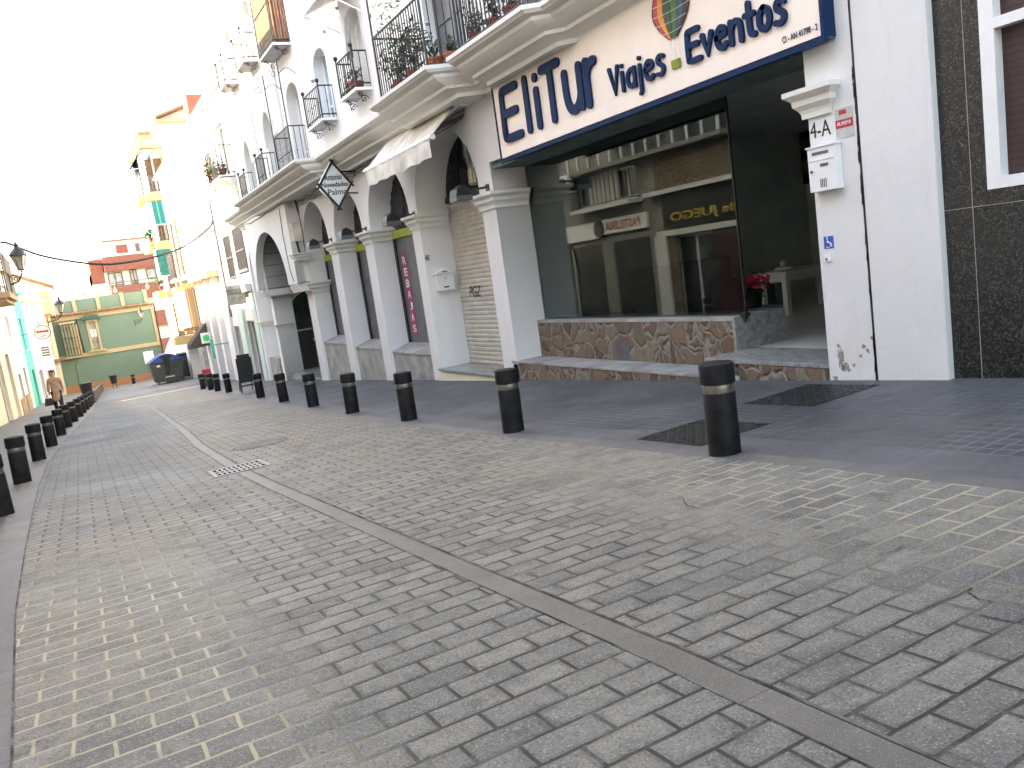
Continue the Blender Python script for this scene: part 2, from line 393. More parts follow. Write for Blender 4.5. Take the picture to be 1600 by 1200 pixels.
def sett_mat():
    m, n, p, N = nm('blue grey pavement tile'); v = tc(n)
    def br(w_, h_, ms):
        b = N('ShaderNodeTexBrick'); b.offset = 0; n.links.new(v, b.inputs['Vector']); b.inputs['Scale'].default_value = 1
        b.inputs['Brick Width'].default_value = w_; b.inputs['Row Height'].default_value = h_; b.inputs['Mortar Size'].default_value = ms; b.inputs['Mortar Smooth'].default_value = .5
        b.inputs['Color1'].default_value = (*G_(0), 1); b.inputs['Color2'].default_value = (*G_(1), 1); return b
    a = br(.1, .1, .009); t = br(.4, .4, .006)
    big = noise(n, v, .7, 5); c = ramp(n, a.outputs['Color'], [(0, (.070, .073, .078)), (1, (.100, .103, .108))])
    c = mixc(n, ramp(n, big, [(.42, G_(0)), (.62, G_(1))]), c, (.12, .118, .112)); c = mixc(n, ramp(n, noise(n, v, 5, 6, .7), [(.4, G_(.5)), (.6, G_(0))]), c, (.045, .046, .05))
    c = mixc(n, ramp(n, noise(n, v, 180, 2), [(.58, G_(0)), (.7, G_(.4))]), c, (.20, .20, .20))
    sep = N('ShaderNodeSeparateXYZ'); n.links.new(v, sep.inputs[0])
    near = math_(n, 'MULTIPLY', math_(n, 'SUBTRACT', 4.6, sep.outputs[1]), .5, clamp=True)
    jc = mixc(n, math_(n, 'MAXIMUM', math_(n, 'MULTIPLY', near, ramp(n, noise(n, v, 1.5, 3), [(.3, G_(.3)), (.6, G_(1))])), ramp(n, noise(n, v, .8, 4), [(.45, G_(0)), (.6, G_(.8))])), (.03, .03, .033), (.22, .22, .215))
    j = math_(n, 'MAXIMUM', a.outputs['Fac'], t.outputs['Fac']); c = mixc(n, math_(n, 'MULTIPLY', j, .85), c, jc)
    n.links.new(c, p.inputs['Base Color']); n.links.new(ramp(n, big, [(.3, G_(.42)), (.7, G_(.6))]), p.inputs['Roughness']); p.inputs['Specular IOR Level'].default_value = .28
    nb = bump(n, math_(n, 'SUBTRACT', 1, j), .6, .006)
    n.links.new(bump(n, noise(n, v, 120, 3), .4, .004, nb), p.inputs['Normal']); return m
M['sett'] = sett_mat()
def slab_mat(name, c0, c1, wd, ht, off=0, ms=.003, mort=(.05, .05, .05), rough=.55):
    m, n, p, N = nm(name); v = tc(n)
    b = N('ShaderNodeTexBrick'); b.offset = off; n.links.new(v, b.inputs['Vector']); b.inputs['Scale'].default_value = 1
    b.inputs['Brick Width'].default_value = wd; b.inputs['Row Height'].default_value = ht; b.inputs['Mortar Size'].default_value = ms
    b.inputs['Color1'].default_value = (*c0, 1); b.inputs['Color2'].default_value = (*c1, 1); b.inputs['Mortar'].default_value = (*mort, 1)
    c = mixc(n, ramp(n, noise(n, v, 2.6, 7, .75), [(.38, G_(0)), (.68, G_(.75))]), b.outputs['Color'], tuple(k*.5 for k in c0))
    c = mixc(n, ramp(n, noise(n, v, 200, 2), [(.58, G_(0)), (.7, G_(.45))]), c, (.42, .41, .38))
    n.links.new(c, p.inputs['Base Color']); p.inputs['Roughness'].default_value = rough
    n.links.new(bump(n, noise(n, v, 110, 3), .3, .003, bump(n, math_(n, 'SUBTRACT', 1, b.outputs['Fac']), .4, .004)), p.inputs['Normal']); return m
M['slab'] = slab_mat('smooth kerb slabs', (.10, .105, .115), (.125, .125, .13), 10, .4)
M['chan'] = slab_mat('concrete channel stones', (.13, .127, .114), (.105, .103, .094), 10, .8)
M['kerb'] = slab_mat('kerb concrete', (.17, .155, .14), (.135, .13, .125), 10, 1.0, rough=.65)
M['pavl'] = slab_mat('left pavement concrete', (.085, .088, .09), (.12, .12, .115), .4, .4)
M['farp'] = slab_mat('far square paving', (.18, .18, .18), (.21, .205, .2), .5, .25, .5)
def granite():
    m, n, p, N = nm('polished black granite'); v = tc(n)
    vo = N('ShaderNodeTexVoronoi'); vo.inputs['Scale'].default_value = 100; n.links.new(v, vo.inputs['Vector'])
    sep = N('ShaderNodeSeparateColor'); n.links.new(vo.outputs['Color'], sep.inputs[0])
    c = ramp(n, sep.outputs[0], [(.0, (.007, .007, .008)), (.6, (.014, .015, .015)), (.8, (.03, .032, .03)), (1, (.085, .085, .078))])
    c = mixc(n, ramp(n, noise(n, v, 3, 3), [(.4, G_(0)), (.7, G_(.5))]), c, (.014, .014, .014))
    n.links.new(c, p.inputs['Base Color']); p.inputs['Roughness'].default_value = .22; return m
M['granite'] = granite()
def rubble():
    m, n, p, N = nm('rubble stone veneer'); v = tc(n)
    mp = N('ShaderNodeMapping'); mp.inputs['Scale'].default_value = (1, 1.15, 1); n.links.new(v, mp.inputs[0])
    d = N('ShaderNodeTexNoise'); d.inputs['Scale'].default_value = 2.6; n.links.new(mp.outputs[0], d.inputs['Vector'])
    ad = N('ShaderNodeVectorMath'); ad.operation = 'MULTIPLY_ADD'; n.links.new(d.outputs['Color'], ad.inputs[0]); ad.inputs[1].default_value = (.42, .42, .42); n.links.new(mp.outputs[0], ad.inputs[2])
    def vr(f):
        q = N('ShaderNodeTexVoronoi'); q.feature = f; q.inputs['Scale'].default_value = 4.4; q.inputs['Randomness'].default_value = 1; n.links.new(ad.outputs[0], q.inputs['Vector']); return q
    e = vr('DISTANCE_TO_EDGE'); c = vr('F1'); sep = N('ShaderNodeSeparateColor'); n.links.new(c.outputs['Color'], sep.inputs[0])
    st = ramp(n, sep.outputs[0], [(0, (.10, .065, .04)), (.3, (.16, .10, .065)), (.6, (.20, .125, .08)), (.8, (.13, .10, .075)), (1, (.22, .17, .12))])
    st = mixc(n, ramp(n, noise(n, v, 16, 5), [(.45, G_(0)), (.7, G_(.6))]), st, (.10, .07, .05))
    mo = ramp(n, noise(n, v, 20, 4), [(.3, (.17, .145, .115)), (.7, (.27, .235, .19))])
    ed = math_(n, 'ADD', e.outputs['Distance'], math_(n, 'MULTIPLY', math_(n, 'SUBTRACT', noise(n, v, 13, 4), .5), .13))
    f = ramp(n, ed, [(.04, G_(1)), (.085, G_(0))])
    n.links.new(mixc(n, f, st, mo), p.inputs['Base Color']); p.inputs['Roughness'].default_value = .85
    h = ramp(n, ed, [(.03, G_(0)), (.13, G_(1))])
    n.links.new(bump(n, noise(n, v, 40, 4), .4, .006, bump(n, h, .8, .03)), p.inputs['Normal']); return m
M['rubble'] = rubble()
def marble():
    m, n, p, N = nm('pale grey marble'); v = tc(n)
    a = noise(n, v, 14, 6, .75); c = ramp(n, a, [(.35, (.16, .165, .155)), (.5, (.27, .275, .26)), (.68, (.36, .365, .35))])
    n.links.new(c, p.inputs['Base Color']); p.inputs['Roughness'].default_value = .25; return m
M['marble'] = marble()
def stripes(name, c0, c1, per, duty=.2, axis=2, rough=.6, relief=.5, metal=0):
    m, n, p, N = nm(name); v = tc(n); sep = N('ShaderNodeSeparateXYZ'); n.links.new(v, sep.inputs[0])
    f = math_(n, 'FRACT', math_(n, 'DIVIDE', sep.outputs[axis], per)); k = math_(n, 'LESS_THAN', f, duty)
    c = mixc(n, ramp(n, noise(n, v, 3, 5), [(.4, G_(0)), (.75, G_(.35))]), mixc(n, k, c1, c0), tuple(q*.6 for q in c1))
    n.links.new(c, p.inputs['Base Color']); p.inputs['Roughness'].default_value = rough; p.inputs['Metallic'].default_value = metal
    tri = math_(n, 'ABSOLUTE', math_(n, 'SUBTRACT', f, .5)); n.links.new(bump(n, tri, -relief, .02), p.inputs['Normal']); return m
M['awnstripe'] = stripes('striped green awning', (.12, .42, .36), (.02, .20, .17), .28, .25, 0, .8, .1)
M['lines'] = stripes('boarded ceiling', (.05, .05, .05), (.40, .40, .39), .34, .04, 1, .8, .2)
M['blind'] = stripes('brown roller blind', (.02, .01, .01), (.055, .022, .02), .05, .2, 2, .5, .3)
M['whiteblind'] = stripes('pale roller blind', (.45, .5, .52), (.62, .66, .68), .09, .15, 1, .6, .2)

M['manhole'] = simple('worn manhole concrete', (.15, .145, .135), .8, .35, 9, .4)
M['darkgreen2'] = simple('dim green glass panel', (.03, .05, .043), .85, .3, 3, 0, spec=.1)
M['shopwall'] = simple('grey shop wall paint', (.62, .64, .60), .8, .1, 2, 0)
M['baypane'] = pane('greenish bay glass', (.20, .22, .13), .3)
M['boards'] = stripes('grey boarded wall', (.05, .05, .05), (.34, .34, .335), .36, .05, 2, .8, .3)

def joint_mat():
    m, n, p, N = nm('broken dirt-filled joint'); v = tc(n)
    c = ramp(n, noise(n, v, 4.5, 6, .7), [(.40, (.045, .04, .034)), (.52, (.13, .12, .10)), (.6, (.185, .178, .16))])
    n.links.new(c, p.inputs['Base Color']); p.inputs['Roughness'].default_value = .9; p.inputs['Specular IOR Level'].default_value = .15; return m
M['joint'] = joint_mat()
M['stonegrey'] = plaster('shadowy grey stone', (.26, .25, .23), .5)
M['ochre'] = plaster('pale ochre', (.66, .50, .24), .2)

M['galv'] = simple('galvanised grate', (.30, .30, .29), .6, .3, 30, .1, .2)
M['pit'] = simple('drain darkness', (.006, .006, .006), 1, .1, 5, 0, 0, 60, 0)

M['shopfloor'] = simple('pale shop floor tile', (.52, .52, .50), .3, .1, 2, 0)
M['terrac'] = simple('faded pink curtain', (.34, .20, .14), .9, .25, 6, .2)
def PZ(px, py, z): r = ray(px, py); return r*(z/r.z)
def lerp(tab, y):
    if y <= tab[0][0]: return tab[0][1]
    for (a, b), (c, d) in zip(tab, tab[1:]):
        if y <= c: return b+(d-b)*(y-a)/(c-a)
    return tab[-1][1]
KL = [(-14,-.35),(3,-.42),(5,-.53),(7.2,-.59),(11.2,-.66),(14,-.66),(18.7,-.5),(27,-.1),(33,.2),(42,.5),(46,.8)]
KR = [(-14,3.5),(3,3.49),(3.8,3.45),(6.05,3.33),(8.3,3.24),(14,3.28),(20,3.5),(27,3.8),(34,4.0),(42,4.5),(46,5.0)]
CH = [(-14,1.5),(2,1.39),(3,1.35),(7.4,1.2),(9,1.18),(12,1.22),(15,1.36),(25,1.65),(46,2.3)]
def strip(name, fl, fr, mat, dz=0, y0=-14, y1=44, dy=1.0, label=None, kind='structure', parent=None):
    ys = [y0+i*dy for i in range(int((y1-y0)/dy)+1)]
    vs = []; fs = []; NX = 8
    for y in ys:
        a, b = fl(y), fr(y)
        xs = [a+(b-a)*k/NX for k in range(NX+1)]
        vs += [(x, y, gz(x, y)+dz) for x in xs]
    for i in range(len(ys)-1):
        for k in range(NX):
            q = i*(NX+1)+k; fs.append((q, q+1, q+NX+2, q+NX+1))
    me = bpy.data.meshes.new(name); me.from_pydata(vs, [], fs); o = link(name, me, mat, parent, None if parent else (0,0,0))
    if kind: o['kind'] = kind
    return o
g = MB(); N = 24
for i in range(-1, 26):
    pass
xs = [-160,-40,-12,-5,-3,0,3.6,6.5,12,40,160]; ys = [-60,-30]+list(range(-14,66,4))+[80,120,240]
vs = [(x, y, gz(x, y)-.05) for y in ys for x in xs]; nx = len(xs)
fs = [(j*nx+i, j*nx+i+1, (j+1)*nx+i+1, (j+1)*nx+i) for j in range(len(ys)-1) for i in range(nx-1)]
me = bpy.data.meshes.new('ground'); me.from_pydata(vs, [], fs); link('ground', me, M['farp'], None, (0,0,0))['kind'] = 'structure'
kl = lambda y: lerp(KL, y); kr = lambda y: lerp(KR, y); ch = lambda y: lerp(CH, y)
strip('road', kl, ch, M['road'])
o = strip('road', lambda y: ch(y)+.12, kr, M['road'])
strip('drainage_channel', ch, lambda y: ch(y)+.12, M['chan'], 0)
strip('kerb_left', lambda y: kl(y)-.2, kl, M['kerb'], 0)
strip('kerb_right', kr, lambda y: kr(y)+.16, M['kerb'], 0)
strip('pavement_left', lambda y: -4.2, lambda y: kl(y)-.2, M['pavl'], 0)
strip('pavement_edge_slabs', lambda y: kr(y)+.16, lambda y: kr(y)+.5, M['slab'], 0)
strip('pavement_right', lambda y: kr(y)+.5, lambda y: 8.0, M['sett'], 0)
strip('square_paving', lambda y: -12, lambda y: 16, M['farp'], 0, 44, 76, 2)
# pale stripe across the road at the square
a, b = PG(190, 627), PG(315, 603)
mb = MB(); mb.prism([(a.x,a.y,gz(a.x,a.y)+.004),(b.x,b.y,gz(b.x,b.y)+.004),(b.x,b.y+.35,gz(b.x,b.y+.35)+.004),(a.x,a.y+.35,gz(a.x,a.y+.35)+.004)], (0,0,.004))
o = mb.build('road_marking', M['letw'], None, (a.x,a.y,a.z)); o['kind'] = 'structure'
# joints beside the channel and kerbs: thin dark open joints
for nme, f, w_ in (('channel_joint', lambda y: ch(y)-.006, .007), ('channel_joint', lambda y: ch(y)+.116, .012), ('kerb_joint', lambda y: kl(y)-.004, .010), ):
    strip(nme, f, lambda y, f=f, w_=w_: f(y)+w_, M['joint'], .003)
strip('kerb_joint', lambda y: kl(y)-.215, lambda y: kl(y)-.195, M['kerb'], .003, 2, 40)
# loose / broken blocks at the right edge of the road
def chips(name, pts, label):
    mb = MB()
    for k in range(len(pts)-1):
        p = PG(*pts[k]); q = PG(*pts[k+1]); d = (q-p); nrm = Vector((-d.y, d.x, 0)).normalized()
        for s in range(5):
            a = p+d*(s/5); b = p+d*((s+1)/5); w1 = random.uniform(.001, .0045); w2 = random.uniform(.001, .0045)
            z = lambda v: Vector((v.x, v.y, gz(v.x, v.y)+.0045))
            mb.add([z(a-nrm*w1), z(b-nrm*w2), z(b+nrm*w2), z(a+nrm*w1)], [(0,1,2,3)])
    o = mb.build(name, M['crack'], None, PG(*pts[0])); o['kind'] = 'structure'
chips('pavement_crack', [(1490,935),(1510,925),(1530,938),(1552,942)], ''); chips('pavement_crack', [(1432,962),(1460,946),(1490,935),(1520,920)], '')
chips('pavement_crack', [(1530,962),(1565,970),(1590,975),(1600,968)], ''); chips('pavement_crack', [(1048,780),(1066,778),(1072,790),(1085,794)], '')
chips('pavement_crack', [(1372,868),(1398,862),(1412,854)], ''); chips('pavement_crack', [(155,850),(190,842),(240,829)], '')

# ---------------------------------------------------------------- drain grate, manhole, plates
t = thing('drain_grate', 'square-holed iron drain grate lying across the channel in the road', 'drain grate', (1.25, 8.65, gz(1.25, 8.65)))
mb = MB(); Z = gz(1.25, 8.65)
def slope(mb_, x0, x1, y0, y1, h0, h1):
    c = [(x, y) for x, y in ((x0,y0),(x1,y0),(x1,y1),(x0,y1))]
    mb_.add([(x, y, gz(x, y)+h0) for x, y in c]+[(x, y, gz(x, y)+h1) for x, y in c], [(3,2,1,0),(4,5,6,7),(0,1,5,4),(1,2,6,5),(2,3,7,6),(3,0,4,7)])
for x0, x1, y0, y1 in ((.98,1.53,8.37,8.42),(.98,1.53,8.88,8.93),(.98,1.02,8.42,8.88),(1.49,1.53,8.42,8.88)): slope(mb, x0, x1, y0, y1, .0, .008)
mb.build('grate_frame', M['galv'], t)
mb = MB()
for k in range(1, 10): slope(mb, 1.02+.047*k-.010, 1.02+.047*k+.010, 8.42, 8.88, .004, .007)
for k in range(1, 3): slope(mb, 1.02, 1.49, 8.42+.153*k-.03, 8.42+.153*k+.03, .004, .0065)
mb.build('grate_bars', M['galv'], t)
mb = MB(); slope(mb, 1.0, 1.51, 8.4, 8.9, .001, .0035); mb.build('pit', M['pit'], t)  # flat dark sheet painted to stand for the shade inside the holes
t = thing('manhole_cover', 'round concrete-filled manhole cover in the road beyond the grate', 'manhole cover', (1.82, 10.45, gz(1.82, 10.45)))
for nme, r0, r1, h, m_ in (('rim', .325, .337, .005, 'crack'), ('cover', 0, .325, .004, 'manhole')):
    mb = MB(); n = 40; vs = []
    for k in range(n):
        a = 2*math.pi*k/n
        for r in (r0, r1):
            x, y = 1.82+r*math.cos(a), 10.45+r*math.sin(a); vs.append((x, y, gz(x, y)+h))
    if r0: mb.add(vs, [(2*k, 2*k+1, (2*k+3) % (2*n), (2*k+2) % (2*n)) for k in range(n)])
    else: mb.add([vs[2*k+1] for k in range(n)], [tuple(range(n))])
    mb.build(nme, M[m_], t, fixn=False)
def plate(x0, x1, y0, y1, label):
    t = thing('access_cover', label, 'access cover', ((x0+x1)/2, (y0+y1)/2, gz((x0+x1)/2, (y0+y1)/2)), 'cast iron access covers in the pavement')
    mb = MB(); slope(mb, x0, x1, y0, y1, .001, .005); mb.build('cover_plate', M['castiron'], t)
    mb = MB(); n = 13
    for i in range(n):
        for j in range(n):
            if (i+j) % 2 == 0:
                a = x0+.02+(x1-x0-.04)*i/n; b = y0+.02+(y1-y0-.04)*j/n
                slope(mb, a+.004, a+(x1-x0-.04)/n-.004, b+.004, b+(y1-y0-.04)/n-.004, .005, .009)
    mb.build('raised_studs', M['castiron'], t)
M['castiron'] = simple('dark cast iron', (.035, .036, .036), .5, .4, 12, .3, .3)
plate(3.65, 4.30, 4.3, 5.04, 'dark studded iron access cover beside the nearest bollard')
plate(4.85, 5.62, 4.38, 5.12, 'dark studded iron access cover in front of the shop doorway')

# ---------------------------------------------------------------- bollards
def make_bollard(loc, label, group):
    t = thing('bollard', label, 'bollard', loc, group); c = Vector(loc)
    mb = MB(); mb.lathe(c, [(.104,-.08),(.104,.405),(.099,.412)], 28); mb.build('post', M['bollard'], t, smooth=40)
    mb = MB(); mb.lathe(c, [(.100,.41),(.1015,.413),(.1015,.462),(.100,.466)], 28); mb.build('reflective_band', M['steel'], t, smooth=40)
    mb = MB(); mb.lathe(c, [(.099,.464),(.112,.472),(.112,.585),(.106,.597),(.09,.602),(0.0005,.604)], 28); mb.build('cap', M['bollard'], t, smooth=40)
    return t
gR = 'black bollards along the right-hand kerb'; gL = 'black bollards along the left-hand kerb'
ordn = ['nearest', 'second nearest', 'third nearest', 'fourth nearest', 'fifth nearest', 'sixth nearest', 'seventh nearest', 'eighth nearest', 'ninth nearest', 'tenth nearest', 'eleventh nearest', 'twelfth nearest', 'thirteenth nearest']
RB = [(3.56,3.97),(3.5,6.78),(3.47,9.48),(3.49,11.91),(3.59,14.61),(3.69,17.44),(3.82,20.6),(4.04,26.79),(4.08,29.4),(4.18,31.75),(4.19,33.96)]
wh = ['large bollard standing beside the iron cover, nearest in the right-hand row', 'bollard in front of the rubble stone bench, second in the right-hand row', 'bollard in front of the roller shutter, third in the right-hand row',
      'bollard below the magenta sale strip, fourth of the right-hand row', 'fifth bollard from the camera in the right-hand row', 'sixth bollard from the camera in the right-hand row',
      'seventh bollard of the right-hand row, just right of the black board', 'bollard just left of the black board, eighth of the right-hand row', 'ninth bollard of the right-hand row, in the far cluster', 'tenth bollard of the right-hand row, in the far cluster', 'farthest bollard of the right-hand row, below the red crate']
b0 = None
for (x, y), l in zip(RB, wh):
    p = (x, y, gz(x, y))
    if b0 is None: b0 = make_bollard(p, l, gR)
    else: dup(b0, p, l)
LB = [(-.89,9.24),(-.87,12.07),(-.8,15.2),(-.69,18.06),(-.58,21.24),(-.47,24.3),(-.33,26.92),(-.18,29.81),(-.07,32.6),(.06,35.4),(.18,38.0),(.28,40.5)]
b1 = None
for i, (x, y) in enumerate(LB):
    p = (x, y, gz(x, y)); l = 'black bollard at the left frame edge, cut by it' if i == 0 else '%s bollard of the left-hand kerb row' % ordn[i]
    if b1 is None: b1 = make_bollard(p, l, gL)
    else: dup(b1, p, l)

# ================================================================= arcade building
FX = 5.8
AB = thing('arcade_building', 'long white arcaded building with moulded cornice, arches and iron balconies', 'building', (FX, 13, gz(FX, 13)))
hol = [rect(-10.8,-5.02,-3.4,1.5), arch(-13.75,-11.25,-3.4,1.2,2.32), arch(-16.33,-14.13,-3.4,1.12,2.2), arch(-18.81,-16.83,-3.4,1.12,2.12), arch(-21.5,-19.35,-3.4,1.12,2.2)]
wall('arcade_wall', M['white'], RF(FX), rect(-22.15,-4.552,-3.5,2.44), hol, .6, AB)
wall('arcade_wall', M['white2'], RF(FX), rect(-29.2,-26.46,-3.9,2.44), [arch(-28.95,-26.8,-3.8,.9,1.95)], .6, AB)
# porch: upper wall carried out over the pavement on corbels
px0 = 5.46
pts = [(-26.9,.28)] + [(-(24.575+1.975*math.cos(math.pi*k/24)), .28+1.62*math.sin(math.pi*k/24)) for k in range(25)] + [(-21.6,.28),(-21.6,2.43),(-26.9,2.43)]
wall('porch_wall', M['white2'], RF(px0), pts, [], .22, AB)
# podium and porch interior
mb = MB(); mb.box(5.95,9.5,20.9,27.2,-3.4,-2.42); mb.build('porch_step', M['marble'], AB)
mb = MB(); mb.box(5.96,10,22.0,28.9,1.95,2.1); mb.build('porch_ceiling', M['lines'], AB)
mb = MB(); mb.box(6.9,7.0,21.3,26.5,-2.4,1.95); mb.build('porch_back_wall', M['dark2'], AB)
mb = MB(); mb.box(5.69,8.9,26.30,26.36,.29,2.43); mb.build('boarded_end_wall', M['boards'], AB)
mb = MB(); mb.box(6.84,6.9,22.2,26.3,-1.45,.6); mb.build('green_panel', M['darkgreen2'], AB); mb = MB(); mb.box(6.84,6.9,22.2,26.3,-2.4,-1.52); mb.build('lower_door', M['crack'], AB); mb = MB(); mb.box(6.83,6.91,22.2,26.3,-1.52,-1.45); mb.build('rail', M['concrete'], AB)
f_ = arch(6.42,8.3,-1.12,-.3,.14)
wall('green_panel', M['darkgreen2'], YF(26.52), f_, [], .05, AB); mb = MB(); mb.box(6.42,8.3,26.50,26.56,-2.42,-1.17); mb.build('lower_door', M['crack'], AB); mb = MB(); mb.box(6.41,8.31,26.49,26.57,-1.17,-1.12); mb.build('rail', M['concrete'], AB); wall('porch_end_wall', M['white2'], YF(26.56), rect(6.405,9.9,-3.4,.28), [], .1, AB)
mb = MB(); mb.box(6.4,9.9,29.0,29.15,-3.5,2.4); mb.build('end_wall', M['white2'], AB)
# capitals
CP = [(0,-.24),(.025,-.24),(.028,-.2),(.04,-.17),(.075,-.13),(.08,-.085),(.115,-.055),(.13,-.04),(.13,0),(0,0)]
def capital(X, Y0, Y1, zt, back=.55, sc=1.0, mat='trim', name='capital'):
    mb = MB(); prof = [(a*sc, b*sc) for a, b in CP]
    mb.sweep(prof, [((X+back, Y0, zt), (0,-1,0)), ((X, Y0, zt), (-1,-1,0)), ((X, Y1, zt), (-1,1,0)), ((X+back, Y1, zt), (0,1,0))]); mb.build(name, M[mat], AB)
capital(FX, 4.80, 5.04, 1.10, .3)
capital(FX, 10.79, 11.26, 1.08); capital(FX, 13.74, 14.14, 1.10); capital(FX, 16.32, 16.84, 1.08); capital(FX, 18.80, 19.36, 1.07); capital(FX, 21.49, 22.16, .27, .55, 1.15); capital(FX, 26.45, 26.81, .27, .5, 1.15)
mb = MB(); mb.box(px0+.22,FX+.02,21.602,21.85,.30,2.42); mb.build('porch_side_wall', M['white2'], AB)
capital(px0+.02, 21.4, 21.6, 1.05, .35, .8); capital(FX, 26.45, 26.81, -.85, .5, .6); capital(FX, 28.9, 29.21, -.75, .5, .6)
# carved corbels
for y0, y1 in ((21.55, 22.6), (26.0, 26.85)):
    mb = MB()
    for k in range(6):
        f = k/5; mb.box(px0-.02+.05*(1-f)+.05, 6.3, y0+.02*k, y1-.02*k, .27-.035*(5-k)-.035, .27-.035*(5-k))
    for k in range(5): mb.tube([(px0+.04, y0+.12+k*(y1-y0-.2)/4, .24), (px0+.10, y0+.12+k*(y1-y0-.2)/4, .08)], [.05, .035], 8)
    mb.build('carved_corbel', M['trim'], AB, smooth=35)
# cornice with balcony bulges
CO = [(0,-.40),(.12,-.40),(.13,-.35),(.2,-.31),(.30,-.29),(.31,-.25),(.40,-.215),(.48,-.15),(.49,-.11),(.58,-.085),(.60,-.06),(.62,-.05),(.62,0),(0,0)]
ZC = 2.78; path = []
def st(x, y, ox, oy): path.append(((x, y, ZC), (ox, oy, 0)))
st(FX, 4.56, -1, 0)
def bulge(y0, y1, d):
    st(FX, y0-.10, -1, -.1); st(FX-d, y0+.10, -1, -.25); st(FX-d, y1-.10, -1, .25); st(FX, y1+.10, -1, .1)
bulge(8.14, 10.06, .18); bulge(10.5, 12.7, .35); bulge(17.5, 24.6, .40); st(FX, 28.8, -1, 0)
mb = MB(); mb.sweep(CO, path); mb.build('cornice', M['trim'], AB, smooth=25)
for d_, a_, b_ in ((.17,8.2,10.0),(.34,10.6,12.6),(.39,17.6,24.5)): mb = MB(); mb.box(FX-d_,FX+.02,a_,b_,2.40,2.775); mb.build('balcony_floor', M['trim'], AB)
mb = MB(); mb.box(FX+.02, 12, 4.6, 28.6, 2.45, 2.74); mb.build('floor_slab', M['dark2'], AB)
# upper wall
def Y8(px, py): return PX(px, py, FX)
w1 = (17.4, 18.35, 3.5, 4.75, 5.12); w2 = (15.1, 16.0, 3.55, 4.8, 5.2)
w3 = (19.85, 20.95, 2.8, 4.6, 5.05); w4 = (22.6, 23.6, 2.8, 4.3, 4.95); w5 = (25.6, 26.5, 2.8, 4.1, 4.75); w6 = (11.0, 12.3, 2.8, 4.9, 5.1); w7 = (8.4, 9.7, 2.8, 4.9, 5.1)
uh = [arch(-a[1], -a[0], a[2], a[3], a[4], 16, .8) for a in (w1, w2, w3, w4, w5)] + [rect(-w6[1], -w6[0], 2.8, 4.9), rect(-w7[1], -w7[0], 2.8, 4.9)]
uh += [rect(-21.0,-20.0,5.95,7.8), arch(-23.9,-23.0,6.35,7.6,8.0), arch(-26.6,-25.8,6.5,7.6,8.0), arch(-18.4,-17.4,6.3,7.5,8.0), arch(-16.0,-15.1,6.3,7.5,8.0)]
wall('upper_wall', M['white'], RF(FX+.001), rect(-28.5,-4.57,2.785,12.2), uh, .4, AB)
mb = MB(); mb.box(6.22,11,28.3,28.5,2.8,12.2); mb.box(6.22,11,4.6,4.8,2.8,12.2); mb.build('side_wall', M['white2'], AB)
mb = MB(); mb.box(5.6,11.2,4.5,28.6,12.2,12.4); mb.build('roof', M['tile'], AB)
mb = MB(); mb.box(6.9,7.0,4.6,28.3,2.8,12.2); mb.build('inner_partition', M['dark'], AB)
# wall strip relief (pilasters) on the upper wall
mb = MB(); mb.box(FX-.05,FX,21.55,21.95,2.785,12); mb.box(FX-.04,FX,24.75,24.95,2.785,5.5); mb.build('pilaster', M['white'], AB)
# window joinery
def win(y0, y1, z0, z1, X, fr='w', pn='pane', mull=1, bar=(.5,), name='window', fw=.06):
    f = MB()
    f.box(X, X+.05, y0, y0+fw, z0, z1); f.box(X, X+.05, y1-fw, y1, z0, z1); f.box(X, X+.05, y0+fw, y1-fw, z0, z0+fw); f.box(X, X+.05, y0+fw, y1-fw, z1-fw, z1)
    for k in range(1, mull+1):
        yc = y0+(y1-y0)*k/(mull+1); f.box(X-.003, X+.05, yc-.03, yc+.03, z0+fw, z1-fw)
    for b in bar: zc = z0+(z1-z0)*b; f.box(X-.001, X+.045, y0+fw, y1-fw, zc-.02, zc+.02)
    o = f.build(name, M[fr], AB)
    p = MB(); p.box(X+.02, X+.03, y0+.02, y1-.02, z0+.02, z1-.02); p.build('pane', M[pn], o)
    return o
win(17.4,18.35,3.5,5.1,FX+.22,'w','paneb',1,(.3,)); win(15.1,16.0,3.55,5.2,FX+.22,'w','whiteblind',0,())
win(19.85,20.95,2.8,5.05,FX+.25,'w','panew',1,(.3,)); win(22.6,23.6,2.8,4.95,FX+.28,'w','panew',1); win(25.6,26.5,2.8,4.7,FX+.28,'w','panew',1)
win(11.0,12.3,2.8,4.9,FX+.18,'zinc','greypane',1); win(8.4,9.7,2.8,4.9,FX+.18,'w','greypane',1)
for a, b, z0 in ((20.0,21.0,5.95),(23.0,23.9,6.35),(25.8,26.6,6.5),(17.4,18.4,6.3),(15.1,16.0,6.3)): win(a,b,z0,8.0,FX+.25,'w','pane',1)
# hood mouldings above the farther windows
for (a, b, z0, zs, zt) in (w4, w5):
    mb = MB(); c = (a+b)/2; r = (b-a)/2
    pr = [(-.02, -.03), (.06, -.03), (.06, .03), (-.02, .03)]
    for k in range(-1, 13):
        an0 = math.pi*max(0,k)/12; an1 = math.pi*(k+1)/12
        p0 = (FX-.03, c-(r+.05)*math.cos(an0), zs+(zt-zs+.05)*math.sin(an0)); p1 = (FX-.03, c-(r+.05)*math.cos(an1), zs+(zt-zs+.05)*math.sin(an1))
        if k >= 0: mb.tube([p0, p1], .05, 6)
    mb.box(FX-.09, FX, c-.09, c+.09, zt+.02, zt+.35); mb.box(FX-.07, FX, a-.35, a-.05, zs-.06, zs+.03); mb.box(FX-.07, FX, b+.05, b+.35, zs-.06, zs+.03)
    mb.build('hood_moulding', M['trim'], AB)

